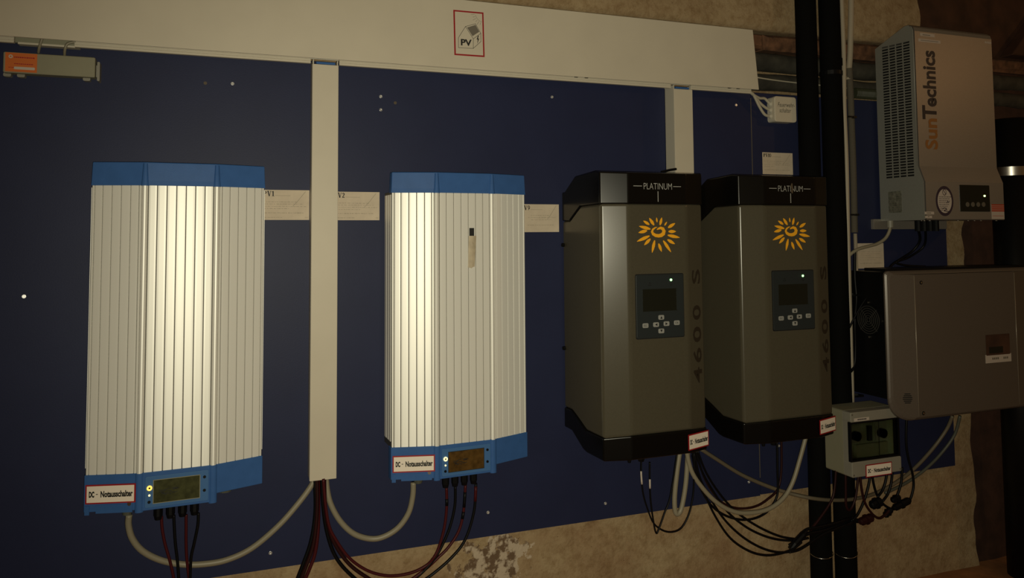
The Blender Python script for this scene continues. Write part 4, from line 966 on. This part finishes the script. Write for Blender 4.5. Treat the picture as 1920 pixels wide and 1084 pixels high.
# ------------------------------------------------------------------ DC switch box
KX0, KX1, KD0, KD1, KZ0, KZ1 = 1.5955, 1.771, .078, .1755, .4095, .5845
t = thing('switch_box', ((KX0+KX1)/2, -KD0, KZ0), 'grey switch box with a clear window hanging in front of the black pipes', 'switch box')
W = Fr((0, 0, 0)); WZ0, WZ1 = .452, .556
mb = MB(); mb.rbox(W, KX0, KX1, KZ0, KZ1, KD0, KD1-.03, .006)
obj('box_body', mb, 'box_greenish', t)
mb = MB(); mb.rbox(W, KX0+.0005, KX1-.0005, WZ1+.001, KZ1-.0005, KD1-.031, KD1, .004, .002); mb.rbox(W, KX0+.0005, KX1-.0005, KZ0+.0005, WZ0-.001, KD1-.031, KD1, .004, .002)
mb.box(W, KX0+.0005, KX0+.008, WZ0-.003, WZ1+.003, KD1-.031, KD1-.014)
obj('front_cover', mb, 'box_grey', t)
obj('inner_plate', MB().box(W, KX0+.008, KX1-.001, WZ0, WZ1, KD1-.031, KD1-.026), 'switch_inner', t)
mb = MB(); mb.box(W, KX0+.034, KX1-.03, WZ0+.006, WZ0+.038, KD1-.026, KD1-.018); obj('terminal_block', mb, 'box_greenish', t)
for xx in (KX0+.030, KX0+.122):
    sw_ = obj('rotary_switch', MB().rbox(W, xx-.017, xx+.022, WZ0+.044, WZ1-.010, KD1-.026, KD1-.019, .002), 'box_grey', t)
    obj('knob', MB().cyl(W, xx, WZ0+.064, .013, KD1-.019, KD1-.006, 14), 'black_plastic', sw_)
obj('dark_slot', MB().box(W, KX0+.079, KX0+.092, WZ0+.045, WZ1-.018, KD1-.026, KD1-.018), 'ink_black', t)
wf = obj('window_frame', MB().frame(W, KX0+.0005, KX1-.0005, WZ0-.001, WZ1+.001, .0045, KD1-.012, KD1-.003), 'black_plastic', t)
obj('window_pane', MB().box(W, KX0+.004, KX1-.004, WZ0+.003, WZ1-.003, KD1-.008, KD1-.006), 'window_tint', wf)
obj('pane_joint', MB().box(W, KX0+.102, KX0+.1035, WZ0+.003, WZ1-.003, KD1-.006, KD1-.005), 'black_plastic', wf)
sk = obj('paper_strip', MB().box(W, KX0+.012, KX0+.064, WZ1+.0035, WZ1+.012, KD1, KD1+.0006), 'sticker_white', t)
mb = MB(); [mb.box(Fr((0, -KD1, 0)), KX0+x_, KX0+x_+.003, WZ1+.006, WZ1+.0095, .0006, .0009) for x_ in (.024, .0285, .033, .0375, .042, .0465, .051)]; obj('strip_print', mb, 'ink_black', sk)
a_, b_ = at(1623, 876, KD1), at(1670, 884, KD1); dc_sign(t, Fr(((a_.x+b_.x)/2+.001, -KD1-.0005, .4235), (1, 0, 0), (.02, 0, 1)), .092, .034)
for xx in (KX0+.006, KX1-.006):
    for zz in (KZ0+.007, KZ1-.007):
        mb = MB(); mb.cyl(Fr((xx, -KD1, zz)), 0, 0, .0028, -.001, .0004, 8); obj('cover_screw', mb, 'conduit_grey', t)
obj('hanger_strap', MB().box(W, pa-.01, 1.70, .52, .535, .0708, .0785), 'conduit_grey', t)
gs = 'leads under the switch box'
for pts, m, d, lb in [
    ([(425, 80), (415, 230), (398, 340), (360, 420), (300, 510), (240, 590), (190, 650)], 'cable_redbrown', .112, 'dark red lead at the left rear corner of the switch box'),
    ([(510, 80), (512, 300), (515, 420), (540, 468), (575, 430), (605, 330), (632, 120)], 'cable_redbrown', .124, 'dark red lead making a V under the left front of the switch box'),
    ([(640, 120), (655, 270), (690, 410), (760, 510), (820, 542), (880, 500), (905, 470)], 'cable_redbrown', .150, 'red-brown lead dipping lowest under the switch box'),
    ([(738, 110), (722, 230), (680, 380), (625, 500), (575, 560)], 'cable_black', .140, 'black lead slanting left from the middle of the switch box'),
    ([(748, 110), (765, 230), (800, 340), (860, 420), (915, 455)], 'cable_black', .128, 'black lead slanting right from the middle of the switch box'),
    ([(890, 90), (875, 200), (845, 290), (800, 350)], 'cable_black', .143, 'short black lead curving left from behind the sign of the switch box'),
    ([(938, 90), (925, 220), (895, 320), (850, 385)], 'cable_black', .135, 'black lead curving left at the right part of the switch box'),
    ([(1025, 80), (1018, 200), (1002, 270), (975, 345)], 'cable_black', .13, 'black lead under the right front corner of the switch box'),
    ([(1075, -470), (1062, -300), (1062, -120), (1085, 20), (1116, 130), (1128, 240), (1112, 330), (1090, 385)], 'cable_black', .1, 'black lead looping outside the right edge of the switch box')]:
    cable([z7(x, y, d) for x, y in pts], .0034, m, lb, group=gs)
def connector(a, b, d, r, label, m='black_rubber'):
    p_, q_ = at(*z7(*a, d)), at(*z7(*b, d)); L = [p_.lerp(q_, s) for s in (0, .12, .13, .45, .46, .56, .57, .88, 1)]
    obj('cable_connector', MB().tube(L, r, 10, [r*.55, r*.7, r*.9, r*.9, r*1.15, r*1.15, r*.95, r*.95, r*.55]), m, label=label, cat='connector', group='plug connectors under the switch box')
connector((740, 430), (835, 385), .135, .0135, 'thick black plug connector directly under the switch box sign')
connector((930, 385), (1000, 345), .13, .0095, 'small black plug connector right of the thick one')
connector((940, 455), (1095, 375), .12, .0105, 'long black plug connector at the right under the switch box')
connector((865, 525), (925, 455), .13, .0095, 'black plug connector in the lower middle under the switch box')
connector((640, 580), (755, 530), .14, .0120, 'lowest reddish black plug connector under the switch box', 'cable_redbrown')
cable([z7(*p_, .12) for p_ in ((560, 560), (610, 575), (640, 575))], .0034, 'cable_black', 'short black lead joining the pipes bundle to the lowest plug connector')
